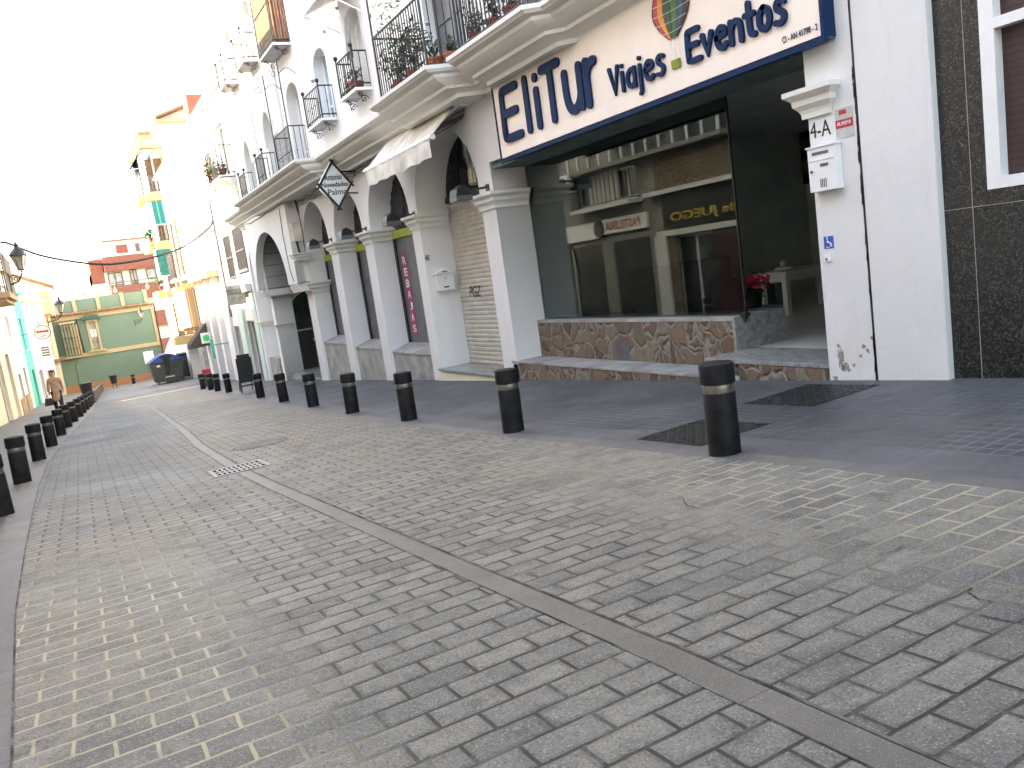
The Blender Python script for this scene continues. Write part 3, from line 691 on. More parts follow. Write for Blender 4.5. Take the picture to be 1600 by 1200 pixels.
# ---------------------------------------------------------------- iron balconies
def bars(mb, p, q, z0, z1, n, r=.009, rail=.016, knot=True):
    p = Vector(p); q = Vector(q)
    for k in range(n+1):
        c = p+(q-p)*k/n; mb.tube([(c.x,c.y,z0),(c.x,c.y,z1)], r, 5, False)
        if knot and k % 2: mb.ball((c.x,c.y,(z0+z1)/2), r*2.2, 6, 4)
    for z in (z0+.06, z1): mb.tube([(p.x,p.y,z),(q.x,q.y,z)], rail, 6)
def scroll(mb, c, r, th, plane='x', sg=1, turns=1.4, r_=.009):
    pts = []
    for k in range(22):
        a = k/21*turns*2*math.pi; rr = r*(1-k/25)
        d = sg*(rr*math.cos(a)); e = rr*math.sin(a)
        pts.append((c[0]+(d if plane == 'x' else 0), c[1]+(d if plane == 'y' else 0), c[2]+e))
    mb.tube(pts, r_, 5)
def balcony(Xo, y0, y1, z0, z1, n, slab=True, balls=True, name='balcony', mid=None, extra=None, brackets=True, Xw=FX, parent=None):
    mb = MB()
    bars(mb, (Xo,y0,0), (Xo,y1,0), z0, z1, n); ns = max(2, int((Xw-Xo)/.11))
    bars(mb, (Xo,y0,0), (Xw,y0,0), z0, z1, ns); bars(mb, (Xo,y1,0), (Xw,y1,0), z0, z1, ns)
    for y in (y0, y1):
        mb.tube([(Xo,y,z0-.02),(Xo,y,z1+(.06 if balls else 0))], .018, 6)
        if balls: mb.ball((Xo,y,z1+.1), .045, 10, 6)
    if mid: mb.tube([(Xo,y0,z0+mid),(Xo,y1,z0+mid)], .012, 5)
    if slab and brackets:
        for y in (y0+.12, y1-.12):
            scroll(mb, (Xw-.12, y, z0-.20), .08, .01, 'x', 1); scroll(mb, (Xo+.1, y, z0-.12), .05, .01, 'x', -1); mb.tube([(Xo+.05,y,z0-.09),(Xo+.2,y,z0-.15),(Xw-.18,y,z0-.26)], .009, 5)
    o = mb.build(name, M['iron'], parent or AB, smooth=40)
    if slab:
        s = MB(); s.box(Xo-.03, Xw, y0-.04, y1+.04, z0-.07, z0-.03); s.build('slab', M['plinth'], o)
        s = MB(); s.box(Xo-.034, Xo-.024, y0-.045, y1+.045, z0-.075, z0-.026); s.box(Xo-.034, Xw, y0-.048, y0-.038, z0-.075, z0-.026); s.build('slab_edge', M['w'], o)
    return o
balcony(5.49,17.27,18.43,3.58,4.22,9); balcony(5.51,15.02,15.95,3.64,4.28,8)
balcony(5.40,19.75,21.25,2.80,3.92,15,False,False,mid=.5); balcony(5.46,23.0,23.85,2.80,3.88,9,False); balcony(5.56,26.1,26.95,2.80,3.85,9,False)
balcony(4.98,10.66,12.52,2.79,3.74,20,False,False); balcony(5.12,8.3,9.92,2.79,3.74,18,False,False)
# tall corner poles and scrolled tops above two balconies
for y in (19.75, 21.25):
    mb = MB(); mb.tube([(5.40,y,3.9),(5.40,y,5.45)], .016, 6); scroll(mb, (5.26,y,5.1), .09, .01, 'x', -1)
    pts = [(5.40+.4*k/10, y, 5.1+.14*math.sin(math.pi*k/10)) for k in range(11)]; mb.tube(pts, .009, 5); mb.build('canopy_pole', M['iron'], AB)
mb = MB()
for y in (10.66, 12.52): mb.tube([(4.98,y,3.7),(4.98,y,5.6)], .016, 6)
mb.tube([(4.98,10.66,5.6),(4.98,12.52,5.6)], .016, 6)
mb.build('canopy_frame', M['iron'], AB)
# second-floor boxed balcony with curtains
Xb = 5.405
bx = balcony(Xb, 19.76, 21.22, 5.83, 7.6, 13, True, False, 'boxed_balcony', mid=.9)
mb = MB(); nn = 14
vs = []
for k in range(nn*3+1):
    f = k/(nn*3); x = Xb+.03+f*.35; y = 19.79+.035*math.sin(f*nn*2.2)
    vs += [(x,y,5.86),(x,y,7.9)]
mb.add(vs, [(2*k,2*k+2,2*k+3,2*k+1) for k in range(nn*3)]); mb.build('curtain', M['terrac'] if 'terrac' in M else M['terra'], bx, fixn=False)
mb = MB(); mb.box(Xb+.015,Xb+.03,19.8,21.2,5.85,7.9); mb.build('straw_screen', M['straw'], bx)
balcony(5.42, 22.9, 24.0, 6.32, 7.0, 8); balcony(5.42, 25.7, 26.7, 6.45, 7.1, 8)
# small fixtures holes / stubs on the upper wall
for k, (px, py) in enumerate(((505,42),(508,48),(516,18),(528,12),(520,231),(490,126))):
    p = PX(px, py, FX); mb = MB(); mb.tube([(FX+.01,p.y,p.z),(FX-.06,p.y,p.z-.02)], .035, 8); mb.build('vent_stub', M['plinth'], AB)
# ================================================================= travel-agency shop front
mb = MB(); mb.box(6.24,6.75,6.64,10.82,-1.62,-.93); mb.build('rubble_parapet', M['rubble'], AB, bevel=.012)
mb = MB(); mb.box(6.235,6.76,6.62,10.8,-.93,-.895); mb.build('parapet_coping', M['plinth'], AB)
mb = MB(); mb.box(6.236,7.0,6.60,6.64,-1.27,-.9); mb.box(6.76,7.0,6.64,10.8,-1.27,-.9); mb.build('marble_facing', M['marble'], AB)
mb = MB(); mb.box(5.80,6.24,6.15,10.95,-2.3,-1.475); mb.build('rubble_bench', M['rubble'], AB, bevel=.02)
mb = MB(); mb.box(5.79,6.245,6.14,10.96,-1.475,-1.44); mb.build('bench_top', M['plinth'], AB, bevel=.008)
mb = MB(); mb.box(5.79,6.4,5.025,6.14,-2.2,-1.30); mb.build('entrance_step', M['rubble'], AB, bevel=.012)
mb = MB(); mb.box(5.785,6.5,5.026,6.62,-1.297,-1.255); mb.build('threshold', M['marble'], AB, bevel=.006)
mb = MB(); mb.box(6.2385,6.25,8.55,8.82,-1.44,-1.18); mb.build('service_hatch', M['zinc'], AB)
# glass sheet
mb = MB(); mb.box(6.38,6.392,6.57,10.8,-.893,1.5); mb.build('shop_window', M['glass'], AB)
mb = MB(); mb.box(6.375,6.397,6.555,6.57,-.93,1.5); mb.build('glass_edge', M['black'], AB)
mb = MB(); mb.tube([(6.36,6.56,-.96),(6.36,6.56,-.80)], .012, 8); mb.box(6.34,6.41,6.53,6.61,-.9,-.86); mb.build('floor_bolt', M['black'], AB)
mb = MB(); mb.box(6.3,6.37,5.03,5.075,-1.25,1.5); mb.build('door_jamb', M['black'], AB)
mb = MB(); mb.box(5.84,6.38,5.02,10.8,1.40,1.46); mb.build('window_head', M['greygreen'], AB)
# interior shell
mb = MB(); mb.box(6.4,12.4,2.6,10.95,-1.32,-1.26); mb.build('shop_floor', M['shopfloor'] if 'shopfloor' in M else M['marble'], AB)
mb = MB(); mb.box(12.3,12.4,2.6,11.1,-1.26,1.7); mb.box(6.42,12.4,10.83,10.95,-1.26,1.7); mb.box(6.42,12.4,2.6,2.7,-1.26,1.7); mb.build('shop_wall', M['shopwall'], AB)
mb = MB(); mb.box(6.42,12.4,2.6,11,1.62,1.7); mb.build('shop_ceiling', M['shopwall'], AB)
# things inside
t = thing('side_table', 'low white table standing inside the open shop doorway', 'table', (9.6, 8.6, -1.26))
a = PZ(1222,487,-1.26); b = PZ(1268,480,-1.26); A = PX(1180,432,a.x)
zt = -1.26+.62; x0, y0 = a.x, a.y; 
tw = .55
mb = MB(); mb.box(x0-.45,x0+.95,y0-.55,y0+.08,zt-.05,zt); mb.build('table_top', M['w'], t, bevel=.006)
mb = MB(); mb.box(x0-.40,x0+.9,y0-.50,y0+.03,zt-.14,zt-.05); mb.build('apron', M['w'], t)
for dx in (-.40,.82):
    for dy in (-.5,-.05): mb = MB(); mb.box(x0+dx,x0+dx+.08,y0+dy,y0+dy+.08,-1.26,zt-.14); mb.build('leg', M['w'], t)
tx, ty = x0, y0
mb = MB(); mb.lathe((tx-.15,ty-.25,zt), [(.10,0),(.13,.02),(.12,.05),(.05,.06)], 14); mb.ball((tx-.15,ty-.25,zt+.10), .05, 10, 6); mb.ball((tx-.08,ty-.22,zt+.07), .035, 8, 5)
tag(mb.build('figurine', M['canvas'], None, (tx-.15,ty-.25,zt), 40), 'small pale ornament on the low white table inside the shop', 'ornament')
t = thing('display_cabinet', 'dark cabinet with shelves against the back of the shop interior', 'cabinet', (11.6, 7.0, -1.26))
mb = MB(); mb.box(11.7,12.25,5.6,8.8,-1.26,-.3); mb.build('cabinet_body', M['black'], t)
mb = MB(); mb.box(11.65,12.27,5.5,8.9,-.3,-.25); mb.build('counter_top', M['zinc'], t)
for k in range(4): mb = MB(); mb.box(11.68,11.7,5.65+.8*k,6.35+.8*k,-1.2,-.36); mb.build('cabinet_door', M['dark2'], t)
mb = MB()
for k in range(7): mb.box(11.8,12.0,5.8+.4*k,5.95+.4*k+.1*(k % 2),-.25,-.05+.06*(k % 3))
tag(mb.build('brochures', M['dark2'], None, (11.9,7,-.25)), 'row of brochures standing on the dark cabinet in the shop', 'brochures')
mb = MB(); p = PX(1250,245,12.25); mb.box(12.24,12.28,p.y-.5,p.y+.5,p.z-.5,p.z+.5); o = mb.build('wall_picture', M['black'], None, (12.25,p.y,p.z)); tag(o, 'dark framed square picture on the back wall of the shop', 'picture')
mb = MB(); mb.box(12.235,12.24,p.y-.3,p.y+.3,p.z+.08,p.z+.3); mb.box(12.235,12.24,p.y-.3,p.y+.3,p.z-.32,p.z-.08); mb.build('picture_print', M['dark2'], o)
def leafclump(mb, c, r, n, size, drop=0, flat=.6, up=.0):
    c = Vector(c)
    for _ in range(n):
        d = Vector((random.gauss(0,1), random.gauss(0,1), random.gauss(0,1)*flat)).normalized()*r*random.random()**.5
        d.z += up*random.random() - drop*random.random()**2
        a = Vector((random.gauss(0,1), random.gauss(0,1), random.gauss(0,1))).normalized(); b = a.orthogonal().normalized()
        s = size*random.uniform(.6, 1.3); p = c+d
        mb.add([p-a*s, p-b*s*.4, p+a*s, p+b*s*.4], [(0,1,2,3)])
t = thing('poinsettia', 'red poinsettia in a pot just inside the shop doorway', 'plant', (7.4, 7.2, -.9))
q = PX(1172,452,7.1)
mb = MB(); mb.lathe((7.1,q.y,-.9), [(.09,0),(.12,.02),(.14,.16),(.15,.17)], 14); mb.build('pot', M['black'], t, smooth=40)
mb = MB(); leafclump(mb, (7.1,q.y,-.66), .2, 120, .05); mb.build('leaves', M['leafd'], t, fixn=False)
mb = MB(); leafclump(mb, (7.1,q.y,-.6), .24, 130, .06, 0, .3); mb.build('red_bracts', M['petal'], t, fixn=False)
mb = MB(); mb.box(6.95,7.35,q.y-.25,q.y+.25,-1.26,-.9); tag(mb.build('plant_stand', M['dark2'], None, (7.1,q.y,-1.26)), 'dark box under the red poinsettia in the shop', 'stand')
t = thing('sofa', 'grey-green sofa seen dimly through the shop window', 'sofa', (8.2, 8.9, -1.26))
mb = MB(); mb.box(7.6,9.6,9.2,10.1,-1.26,-.85); mb.build('seat', M['greygreen'], t, bevel=.05)
mb = MB(); mb.box(7.6,9.6,10.1,10.4,-1.26,-.35); mb.build('backrest', M['greygreen'], t, bevel=.06)

# ---------------------------------------------------------------- sign board
SXf = 5.67; a = PX(768,126,SXf); b = PX(783,256,SXf); c = PX(1290,65,SXf)
SY0, SY1 = c.y, (a.y+b.y)/2; SZ0 = (b.z+c.z)/2; SZ1 = a.z
sg = thing('shop_sign', 'long white sign board reading EliTur Viajes Eventos with a coloured balloon', 'sign', (5.75, (SY0+SY1)/2, SZ0))
mb = MB(); mb.box(SXf+.036,FX-.003,SY0+.01,SY1-.01,SZ0+.03,SZ0+.06); mb.build('sign_soffit', M['greygreen'], sg)
mb = MB(); mb.box(SXf+.004,FX-.003,SY0+.02,SY1-.02,SZ0+.061,SZ1-.02); mb.build('sign_panel', M['signw'], sg)
mb = MB(); mb.box(SXf-.012,SXf+.035,SY0,SY1,SZ0,SZ0+.045); mb.box(SXf-.012,FX-.001,SY0,SY1,SZ1-.03,SZ1); mb.box(SXf-.012,FX-.001,SY0,SY0+.03,SZ0+.045,SZ1-.03); mb.box(SXf-.012,FX-.001,SY1-.02,SY1,SZ0+.045,SZ1-.03); mb.build('blue_frame', M['blue'], sg)
F = RF(SXf)
def U(px, py): return -PX(px, py, SXf).y
def V(px, py): return PX(px, py, SXf).z
# rounded marker-style letters built as thick strokes; x to the right, baseline 0, cap height 1
GL = {
 'E': (.62, [[(.56,1),(.06,1),(.03,.95),(0,.05),(.05,0),(.58,0)], [(.03,.52),(.5,.52)]]),
 'l': (.12, [[(.05,1.0),(.05,0)]]),
 'i': (.16, [[(.05,.68),(.05,0)], [(.05,.93),(.055,.94)]]),
 'T': (.66, [[(0,1),(.62,1)], [(.31,1),(.31,0)]]),
 'u': (.60, [[(.03,.72),(.03,.3),(.09,.1),(.22,.0),(.38,.03),(.5,.16),(.54,.3)], [(.54,.74),(.54,.02)]]),
 'r': (.34, [[(.04,.74),(.04,0)], [(.04,.50),(.10,.62),(.2,.7),(.30,.71)]]),
 'V': (.56, [[(0,1),(.25,0),(.5,1)]]),
 'v': (.50, [[(0,.66),(.2,.0),(.42,.66)]]),
 'a': (.54, [[(.46,.62),(.3,.68),(.12,.6),(.02,.35),(.1,.08),(.25,.0),(.4,.1),(.46,.3)], [(.46,.68),(.46,.0)]]),
 'j': (.22, [[(.10,.66),(.10,-.28),(.03,-.36)], [(.10,.92),(.105,.93)]]),
 'e': (.52, [[(.04,.36),(.42,.42),(.42,.55),(.3,.68),(.14,.64),(.03,.45),(.04,.2),(.16,.02),(.3,.0),(.44,.1)]]),
 's': (.42, [[(.36,.62),(.22,.69),(.07,.62),(.07,.46),(.2,.36),(.33,.27),(.33,.1),(.2,0),(.02,.05)]]),
 'n': (.54, [[(.03,.68),(.03,0)], [(.03,.42),(.12,.6),(.28,.68),(.42,.58),(.46,.4),(.46,0)]]),
 't': (.40, [[(.16,1.0),(.16,.14),(.24,.02),(.34,.03)], [(0,.66),(.34,.66)]]),
 'o': (.54, [[(.24,.68),(.08,.58),(.02,.34),(.08,.1),(.24,0),(.4,.1),(.46,.34),(.4,.58),(.24,.68)]]),
}
def smoothp(pts, it=2):
    for _ in range(it):
        q = [pts[0]]
        for a, b in zip(pts, pts[1:]): q += [(a[0]*.75+b[0]*.25, a[1]*.75+b[1]*.25), (a[0]*.25+b[0]*.75, a[1]*.25+b[1]*.75)]
        q.append(pts[-1]); pts = q
    return pts
def stroke(mb, pts, hw, th, fr):
    # flat rounded ribbon with thickness: quads joined plus round caps
    M_, o = fr; T = Matrix.Translation(o) @ M_
    n = len(pts); L = []; R = []
    for i, p in enumerate(pts):
        a = pts[max(0,i-1)]; b = pts[min(n-1,i+1)]; d = Vector((b[0]-a[0], b[1]-a[1])); d = d.normalized() if d.length else Vector((1,0))
        m = Vector((-d.y, d.x)); L.append(Vector(p)+m*hw); R.append(Vector(p)-m*hw)
    d0 = (Vector(pts[0])-Vector(pts[1])).normalized(); d1 = (Vector(pts[-1])-Vector(pts[-2])).normalized()
    def cap(c, d, k=5):
        a0 = math.atan2(d.y, d.x); return [Vector(c)+Vector((math.cos(a0+t), math.sin(a0+t)))*hw for t in [(-math.pi/2)+math.pi*j/(k+1) for j in range(1, k+1)]]
    out = R + cap(pts[-1], d1) + L[::-1] + cap(pts[0], d0)
    # triangulate as strips (top) + rim
    b0 = len(mb.v); m = len(out)
    for z in (0, th):
        for q in out: mb.v.append(tuple(T @ Vector((q.x, q.y, z))))
    for i in range(m): j = (i+1) % m; mb.f.append((b0+i, b0+j, b0+m+j, b0+m+i)); mb.m.append(mb.mi)
    # top face strips
    ri = list(range(n)); li = list(range(n+5+n-1, n+5-1, -1))
    for i in range(n-1): mb.f.append((b0+m+ri[i], b0+m+ri[i+1], b0+m+li[i+1], b0+m+li[i])); mb.m.append(mb.mi)
    mb.f.append(tuple(b0+m+q for q in [ri[-1]]+list(range(n, n+5))+[li[-1]])); mb.m.append(mb.mi)
    mb.f.append(tuple(b0+m+q for q in [li[0]]+list(range(n+5+n, m))+[ri[0]])); mb.m.append(mb.mi)
def word(name, s, u0, u1, zb, cap, hw, fr, parent, gap=.13, zb1=None, mat='blue'):
    tot = sum(GL[c][0] for c in s)+gap*(len(s)-1); k = (u1-u0)/tot; u = u0; mb = MB()
    for c in s:
        for j, st_ in enumerate(GL[c][1]):
            pts = [(u+a*k, (zb+(0 if zb1 is None else (zb1-zb)*(u-u0)/(u1-u0)))+b*cap) for a, b in st_]
            if len(pts) > 3: pts = smoothp(pts, 2)
            stroke(mb, pts, hw, .03+.0007*j, fr)
        u += (GL[c][0]+gap)*k
    return mb.build(name, M[mat], parent)
fz = FR((SXf-.03, 0, 0), (0,-1,0)); FL = (RF(SXf-.003)[0], Vector((SXf-.003,0,0)))
word('lettering', 'Eli', U(780,152)+.06, U(848,180)+.02, 1.665, .62, .054, RF(SXf), sg, .22)
word('lettering', 'Tur', U(858,170)-.06, U(938,160)+.0, 1.665, .62, .054, RF(SXf), sg, .14)
word('lettering', 'Viajes', U(953,122)+.02, U(1043,100)-.02, 1.655, .27, .022, RF(SXf), sg, .14)
word('lettering', 'Eventos', U(1074,85)+.03, U(1236,28)-.03, 1.66, .27, .027, RF(SXf), sg, .13)
text('registration_number', 'CI - AN 41798 - 2', RF(SXf), U(1223,69), U(1278,50), 1.502, 1.552, M['letk'], .004, .004, sg)
# balloon: gores, net lines, ropes and basket
bu = (U(1022,38)+U(1079,22))/2; bz = 2.21; br_ = (U(1079,22)-U(1022,38))/2+.01
cols = [('dark brown paint', (.04,.025,.015)), ('red paint', (.50,.05,.04)), ('orange paint', (.72,.25,.05)), ('dark green paint', (.012,.06,.015)), ('green paint', (.02,.12,.025)), ('blue paint', (.01,.06,.13)), ('black paint', (.015,.014,.013)), ('dark red paint', (.10,.012,.02))]
def half(z):  # outline half-width
    if z > bz: return br_*math.sqrt(max(0, 1-((z-bz)/.30)**2))
    t_ = (bz-z)/.27; return br_*(1-.78*t_**1.6)
zz = [bz-.27+.57*k/24 for k in range(25)]; zz[-1] = bz+.2995
T = Matrix.Translation(Vector((SXf,0,0))) @ RF(0)[0]
bal = thing('balloon_emblem', '', '', (SXf, -bu, bz)); del bal['label'], bal['category']; bal.parent = sg; bal.location = Vector((SXf, -bu, bz))-sg.location
ng = len(cols)
for g_ in range(ng):
    f0 = math.sin(math.radians(-90+180*g_/ng)); f1 = math.sin(math.radians(-90+180*(g_+1)/ng)); mb = MB(); vs = []
    for z in zz:
        h = half(z); vs += [T @ Vector((bu+f0*h+.003, z, .0)), T @ Vector((bu+f1*h-.003, z, .0)), T @ Vector((bu+f0*h+.003, z, .014)), T @ Vector((bu+f1*h-.003, z, .014))]
    fs = []
    for k in range(24): q = 4*k; fs += [(q+2,q+3,q+7,q+6),(q,q+2,q+6,q+4),(q+1,q+5,q+7,q+3)]
    mb.add(vs, fs); m_ = simple(cols[g_][0], cols[g_][1], .4, .05, 4, 0); mb.build('gore', m_, bal)
mb = MB()
for k in (3, 7, 11, 15, 19):
    h = half(zz[k]); pts = [T @ Vector((bu-h+2*h*j/8, zz[k]-.012*math.sin(math.pi*j/8), .016)) for j in range(9)]; mb.tube(pts, .003, 4)
for s_ in (-1, 1): mb.tube([T @ Vector((bu+s_*half(zz[0]), zz[0], .01)), T @ Vector((bu+s_*.055+.01, 1.76, .01))], .003, 4)
mb.tube([T @ Vector((bu-.01, zz[0], .01)), T @ Vector((bu, 1.76, .01))], .006, 4)
mb.build('net_lines', M['letw'], bal)
mb = MB(); mb.box(SXf-.02, SXf, -bu-.065, -bu+.055, 1.66, 1.74); mb.build('basket', simple('olive basket', (.22,.26,.03), .6, .1, 6, 0), bal)

# ---------------------------------------------------------------- things fixed to the right-hand shop pier
text('house_number', '4-A', RF(FX), -5.01, -4.80, .69, .82, M['letk'], .003, .0, AB)
o = thing('alarm_plate', 'small grey and red alarm company plate beside the house number', 'sign', (FX, 4.66, .75))
a = PX(1304,172,FX); b = PX(1332,212,FX); y0, y1, z0, z1 = 4.575, 4.745, b.z, a.z
mb = MB(); mb.box(FX-.006,FX-.001,y0,y1,z0,z1); mb.build('plate', simple('plate grey', (.50,.48,.45), .5, .1, 9, 0), o)
mb = MB(); mb.box(FX-.008,FX-.006,y0+.001,y1-.001,z0+(z1-z0)*.34,z0+(z1-z0)*.62); mb.box(FX-.008,FX-.006,y0+.06,y1-.04,z1-.05,z1-.015); mb.build('red_band', M['red'], o)
text('plate_lettering', 'ALARMA', RF(FX-.008), -y1+.015, -y0-.015, z0+(z1-z0)*.42, z0+(z1-z0)*.55, M['letw'], .002, .01, o)
t = thing('mailbox', 'white metal mailbox mounted on the pier below the house number 4-A', 'mailbox', (FX, 4.86, .25), 'white mailboxes')
y0, y1 = 4.71, 4.985; z0, z1 = .24, .60
mb = MB(); mb.box(FX-.09,FX-.001,y0,y1,z0,z1); mb.build('box', M['w'], t, bevel=.008)
mb = MB(); mb.box(FX-.10,FX-.001,y0-.008,y1+.008,z1,z1+.015); mb.box(FX-.096,FX-.09,y0+.01,y1-.01,z1-.105,z1-.098); mb.build('flap', M['w'], t)
mb = MB(); mb.box(FX-.093,FX-.09,y0+.06,y1-.05,z1-.06,z1-.035); mb.box(FX-.093,FX-.09,y0+.07,y0+.15,z1-.16,z1-.135); mb.build('slot', M['zinc'], t)
mb = MB(); mb.tube([(FX-.09,y1-.035,z1-.19),(FX-.105,y1-.035,z1-.19)], .011, 8); mb.build('lock', M['zinc'], t)
mb = MB()
for k in range(4): mb.box(FX-.093,FX-.09,y0+.10+.018*k,y0+.107+.018*k,z0+.03,z0+.10)
mb.build('vent_slots', M['zinc'], t)
a = PX(1287,370,FX); b = PX(1301,388,FX)
o = thing('accessibility_sticker', 'small blue wheelchair-symbol sticker on the white pier', 'sticker', (FX, a.y, a.z))
mb = MB(); mb.box(FX-.003,FX-.0005,a.y-.10,a.y,a.z-.105,a.z); mb.build('backing', simple('sticker blue', (.02,.10,.42), .4, .05, 5, 0), o)
mb = MB(); cy = a.y-.05; cz = a.z-.06
mb.tube([(FX-.004,cy+.012,cz+.045),(FX-.004,cy+.008,cz+.005),(FX-.004,cy-.022,cz+.003),(FX-.004,cy-.032,cz-.03)], .004, 5)
mb.tube([(FX-.004,cy+.008+.026*math.cos(q_*.5),cz-.01+.026*math.sin(q_*.5)) for q_ in range(2, 12)], .003, 5); mb.ball((FX-.004,cy+.013,cz+.048), .007, 6, 4)
mb.build('wheelchair_symbol', M['letw'], o)
a = PX(1294,403,FX); mb = MB(); mb.box(FX-.02,FX-.001,a.y-.035,a.y+.03,a.z-.03,a.z+.03); o = mb.build('door_bell', M['w'], None, (FX,a.y,a.z), bevel=.006); tag(o, 'small white door bell below the blue wheelchair sticker', 'bell')
mb = MB(); mb.tube([(FX-.02,a.y,a.z-.008),(FX-.026,a.y,a.z-.008)], .010, 8); mb.build('button', M['zinc'], o)
# bare plaster patches
def patch(cy, cz, r, ry, seed, X=FX-.002, mat='chip', name='bare_plaster'):
    random.seed(seed); mb = MB(); n = 26; vs = [(X, cy, cz)]
    for k in range(n):
        a = 2*math.pi*k/n; q = random.uniform(.55, 1.25); vs.append((X, cy+ry*q*math.cos(a), cz+r*q*math.sin(a)))
    mb.add(vs, [(0, 1+k, 1+(k+1) % n) for k in range(n)]); mb.build(name, M[mat], AB, fixn=False)
p = PX(1314,560,FX); patch(p.y, p.z, .10, .035, 3); p = PX(1322,574,FX); patch(p.y, p.z, .04, .05, 4)
for i, (px, py, r) in enumerate(((1350,541,.02),(1356,548,.02),(1345,556,.018),(1335,570,.02),(1306,592,.03),(1362,528,.015),(1310,540,.02))): p = PX(px, py, FX); patch(p.y, p.z, r, r, 10+i)
random.seed(11)
# ================================================================= granite building with its white pilaster
GB = thing('granite_building', 'dark granite-clad building with a white pilaster at the right edge', 'building', (FX, 1, gz(FX, 1)))
wall('granite_wall', M['granite'], RF(5.87), rect(-3.90,14,-3,9), [rect(-3.56,-1.4,.05,2.6)], .4, GB)
mb = MB(); mb.box(5.8,6.4,3.90,4.532,-3,9); mb.build('white_pilaster', M['white'], GB, bevel=.02)
mb = MB(); mb.box(5.806,6.3,4.533,4.551,-3,9); mb.build('joint_filler', M['black'], GB)
random.seed(31)
for k in range(16): z_ = random.uniform(-1.35, 1.3); patch(4.545+random.uniform(-.004,.006), z_, random.uniform(.04,.16), random.uniform(.005,.010), 40+k, FX-.002, 'black', 'chipped_edge')
random.seed(11)
mb = MB(); mb.box(5.8,5.875,3.87,3.9,-3,9)
f = MB(); f.box(5.86,5.99,3.46,3.56,.05,2.6); f.box(5.86,5.99,1.4,1.5,.05,2.6); f.box(5.86,5.99,1.5,3.46,.05,.13); f.box(5.862,5.99,1.5,3.46,1.12,1.19); f.box(5.862,5.99,2.42,2.5,.13,1.12); f.build('window_frame', M['w'], GB)
mb = MB(); mb.box(5.95,5.96,1.4,3.5,.1,2.6); mb.build('window_pane', M['blind'], GB)
mb = MB(); mb.box(5.95,6.3,1.3,3.6,-.02,.045); mb.build('window_sill', M['granite'], GB)
mb = MB(); mb.box(6.28,14,-14,3.9,-3,9); mb.build('building_body', M['dark'], GB)
mb = MB()
for yy in (3.68, 2.45, 1.2, -.6): mb.box(5.867,5.8695,yy-.002,yy+.002,-2.5,9 if yy != 2.45 else .0)
mb.box(5.867,5.8695,-14,3.9,-.06,-.056); mb.build('cladding_joint', M['concrete'], GB)

# ---------------------------------------------------------------- arches: windows and shutter
XW = 6.27
def archwin(y0, y1, zsill, zband, ztop, seed, strip_=False):
    mb = MB(); mb.box(XW,XW+.01,y0-.05,y1+.05,zsill,zband); o = mb.build('shop_pane', M['greypane'], AB)
    f = MB(); f.box(XW-.03,XW+.02,y1-.10,y1+.04,zsill,zband); f.build('pane_frame', M['black'], o); f = MB(); f.box(XW-.03,XW+.02,y0-.04,y0+.06,zsill,zband); f.build('pane_frame', M['black'], o)
    f = MB(); f.box(XW-.035,XW+.02,y0-.04,y1+.04,zband,zband+.16); f.build('transom_panel', M['lime'], AB)
    f = MB(); f.box(XW+.02,XW+.03,y0-.04,y1+.04,zband+.16,ztop+.1); g_ = f.build('tympanum', M['dark'], AB)
    f = MB(); c = (y0+y1)/2; r = (y1-y0)/2; zc = zband+.16
    random.seed(seed)
    for k in range(70):
        cy = random.uniform(y0+.05, y1-.05); cz = random.uniform(zc, ztop); scroll(f, (XW, cy, cz), random.uniform(.05,.09), .01, 'y', random.choice((-1,1)), 1.2, .006)
    for q in (-.35, .35): f.tube([(XW-.01,c+q,zc),(XW-.01,c+q*.3,ztop)], .015, 5)
    f.build('iron_fanlight', M['iron'], AB); random.seed(seed+50)
    # stepped stone plinth under the pane
    f = MB(); f.prism([(5.86,y0-.02,zsill-.13),(XW+.05,y0-.02,zsill),(XW+.05,y0-.02,-3.2),(5.86,y0-.02,-3.2)], (0,y1-y0+.04,0)); f.build('plinth', M['plinth'], AB)
    f = MB(); f.prism([(5.84,y0-.015,zsill-.155),(5.84,y0-.015,zsill-.125),(XW,y0-.015,zsill+.012),(XW,y0-.015,zsill-.018)], (0,y1-y0+.03,0)); f.build('sill_slab', M['concrete'], AB)
archwin(14.13,16.33,-1.33,.85,2.2,21); archwin(16.83,18.81,-1.29,.78,2.1,22); archwin(19.35,21.5,-1.22,.75,2.2,23)
mb = MB(); mb.box(XW,XW+.1,26.75,29.0,-3.6,2.0); mb.build('recess_wall', M['white2'], AB); mb = MB(); mb.box(5.9,XW,27.6,28.97,-3.6,-2.0); mb.build('plinth', M['plinth'], AB)
a = PX(620,387,XW); b = PX(636,515,XW)
mb = MB(); yS = PX(624,400,XW).y
o = thing('sale_strip', 'narrow magenta vertical sale strip with white letters inside the arched shop pane', 'sign', (XW, yS, b.z))
mb.box(XW-.006,XW-.002,yS-.36,yS-.12,-1.2,.52); mb.build('strip', M['pink'], o)
for k, chh in enumerate('REBAJAS'): text('letter', chh, RF(XW-.006), -(yS-.15), -(yS-.33), .30-.235*k, .46-.235*k, M['letw'], .002, .02, o)
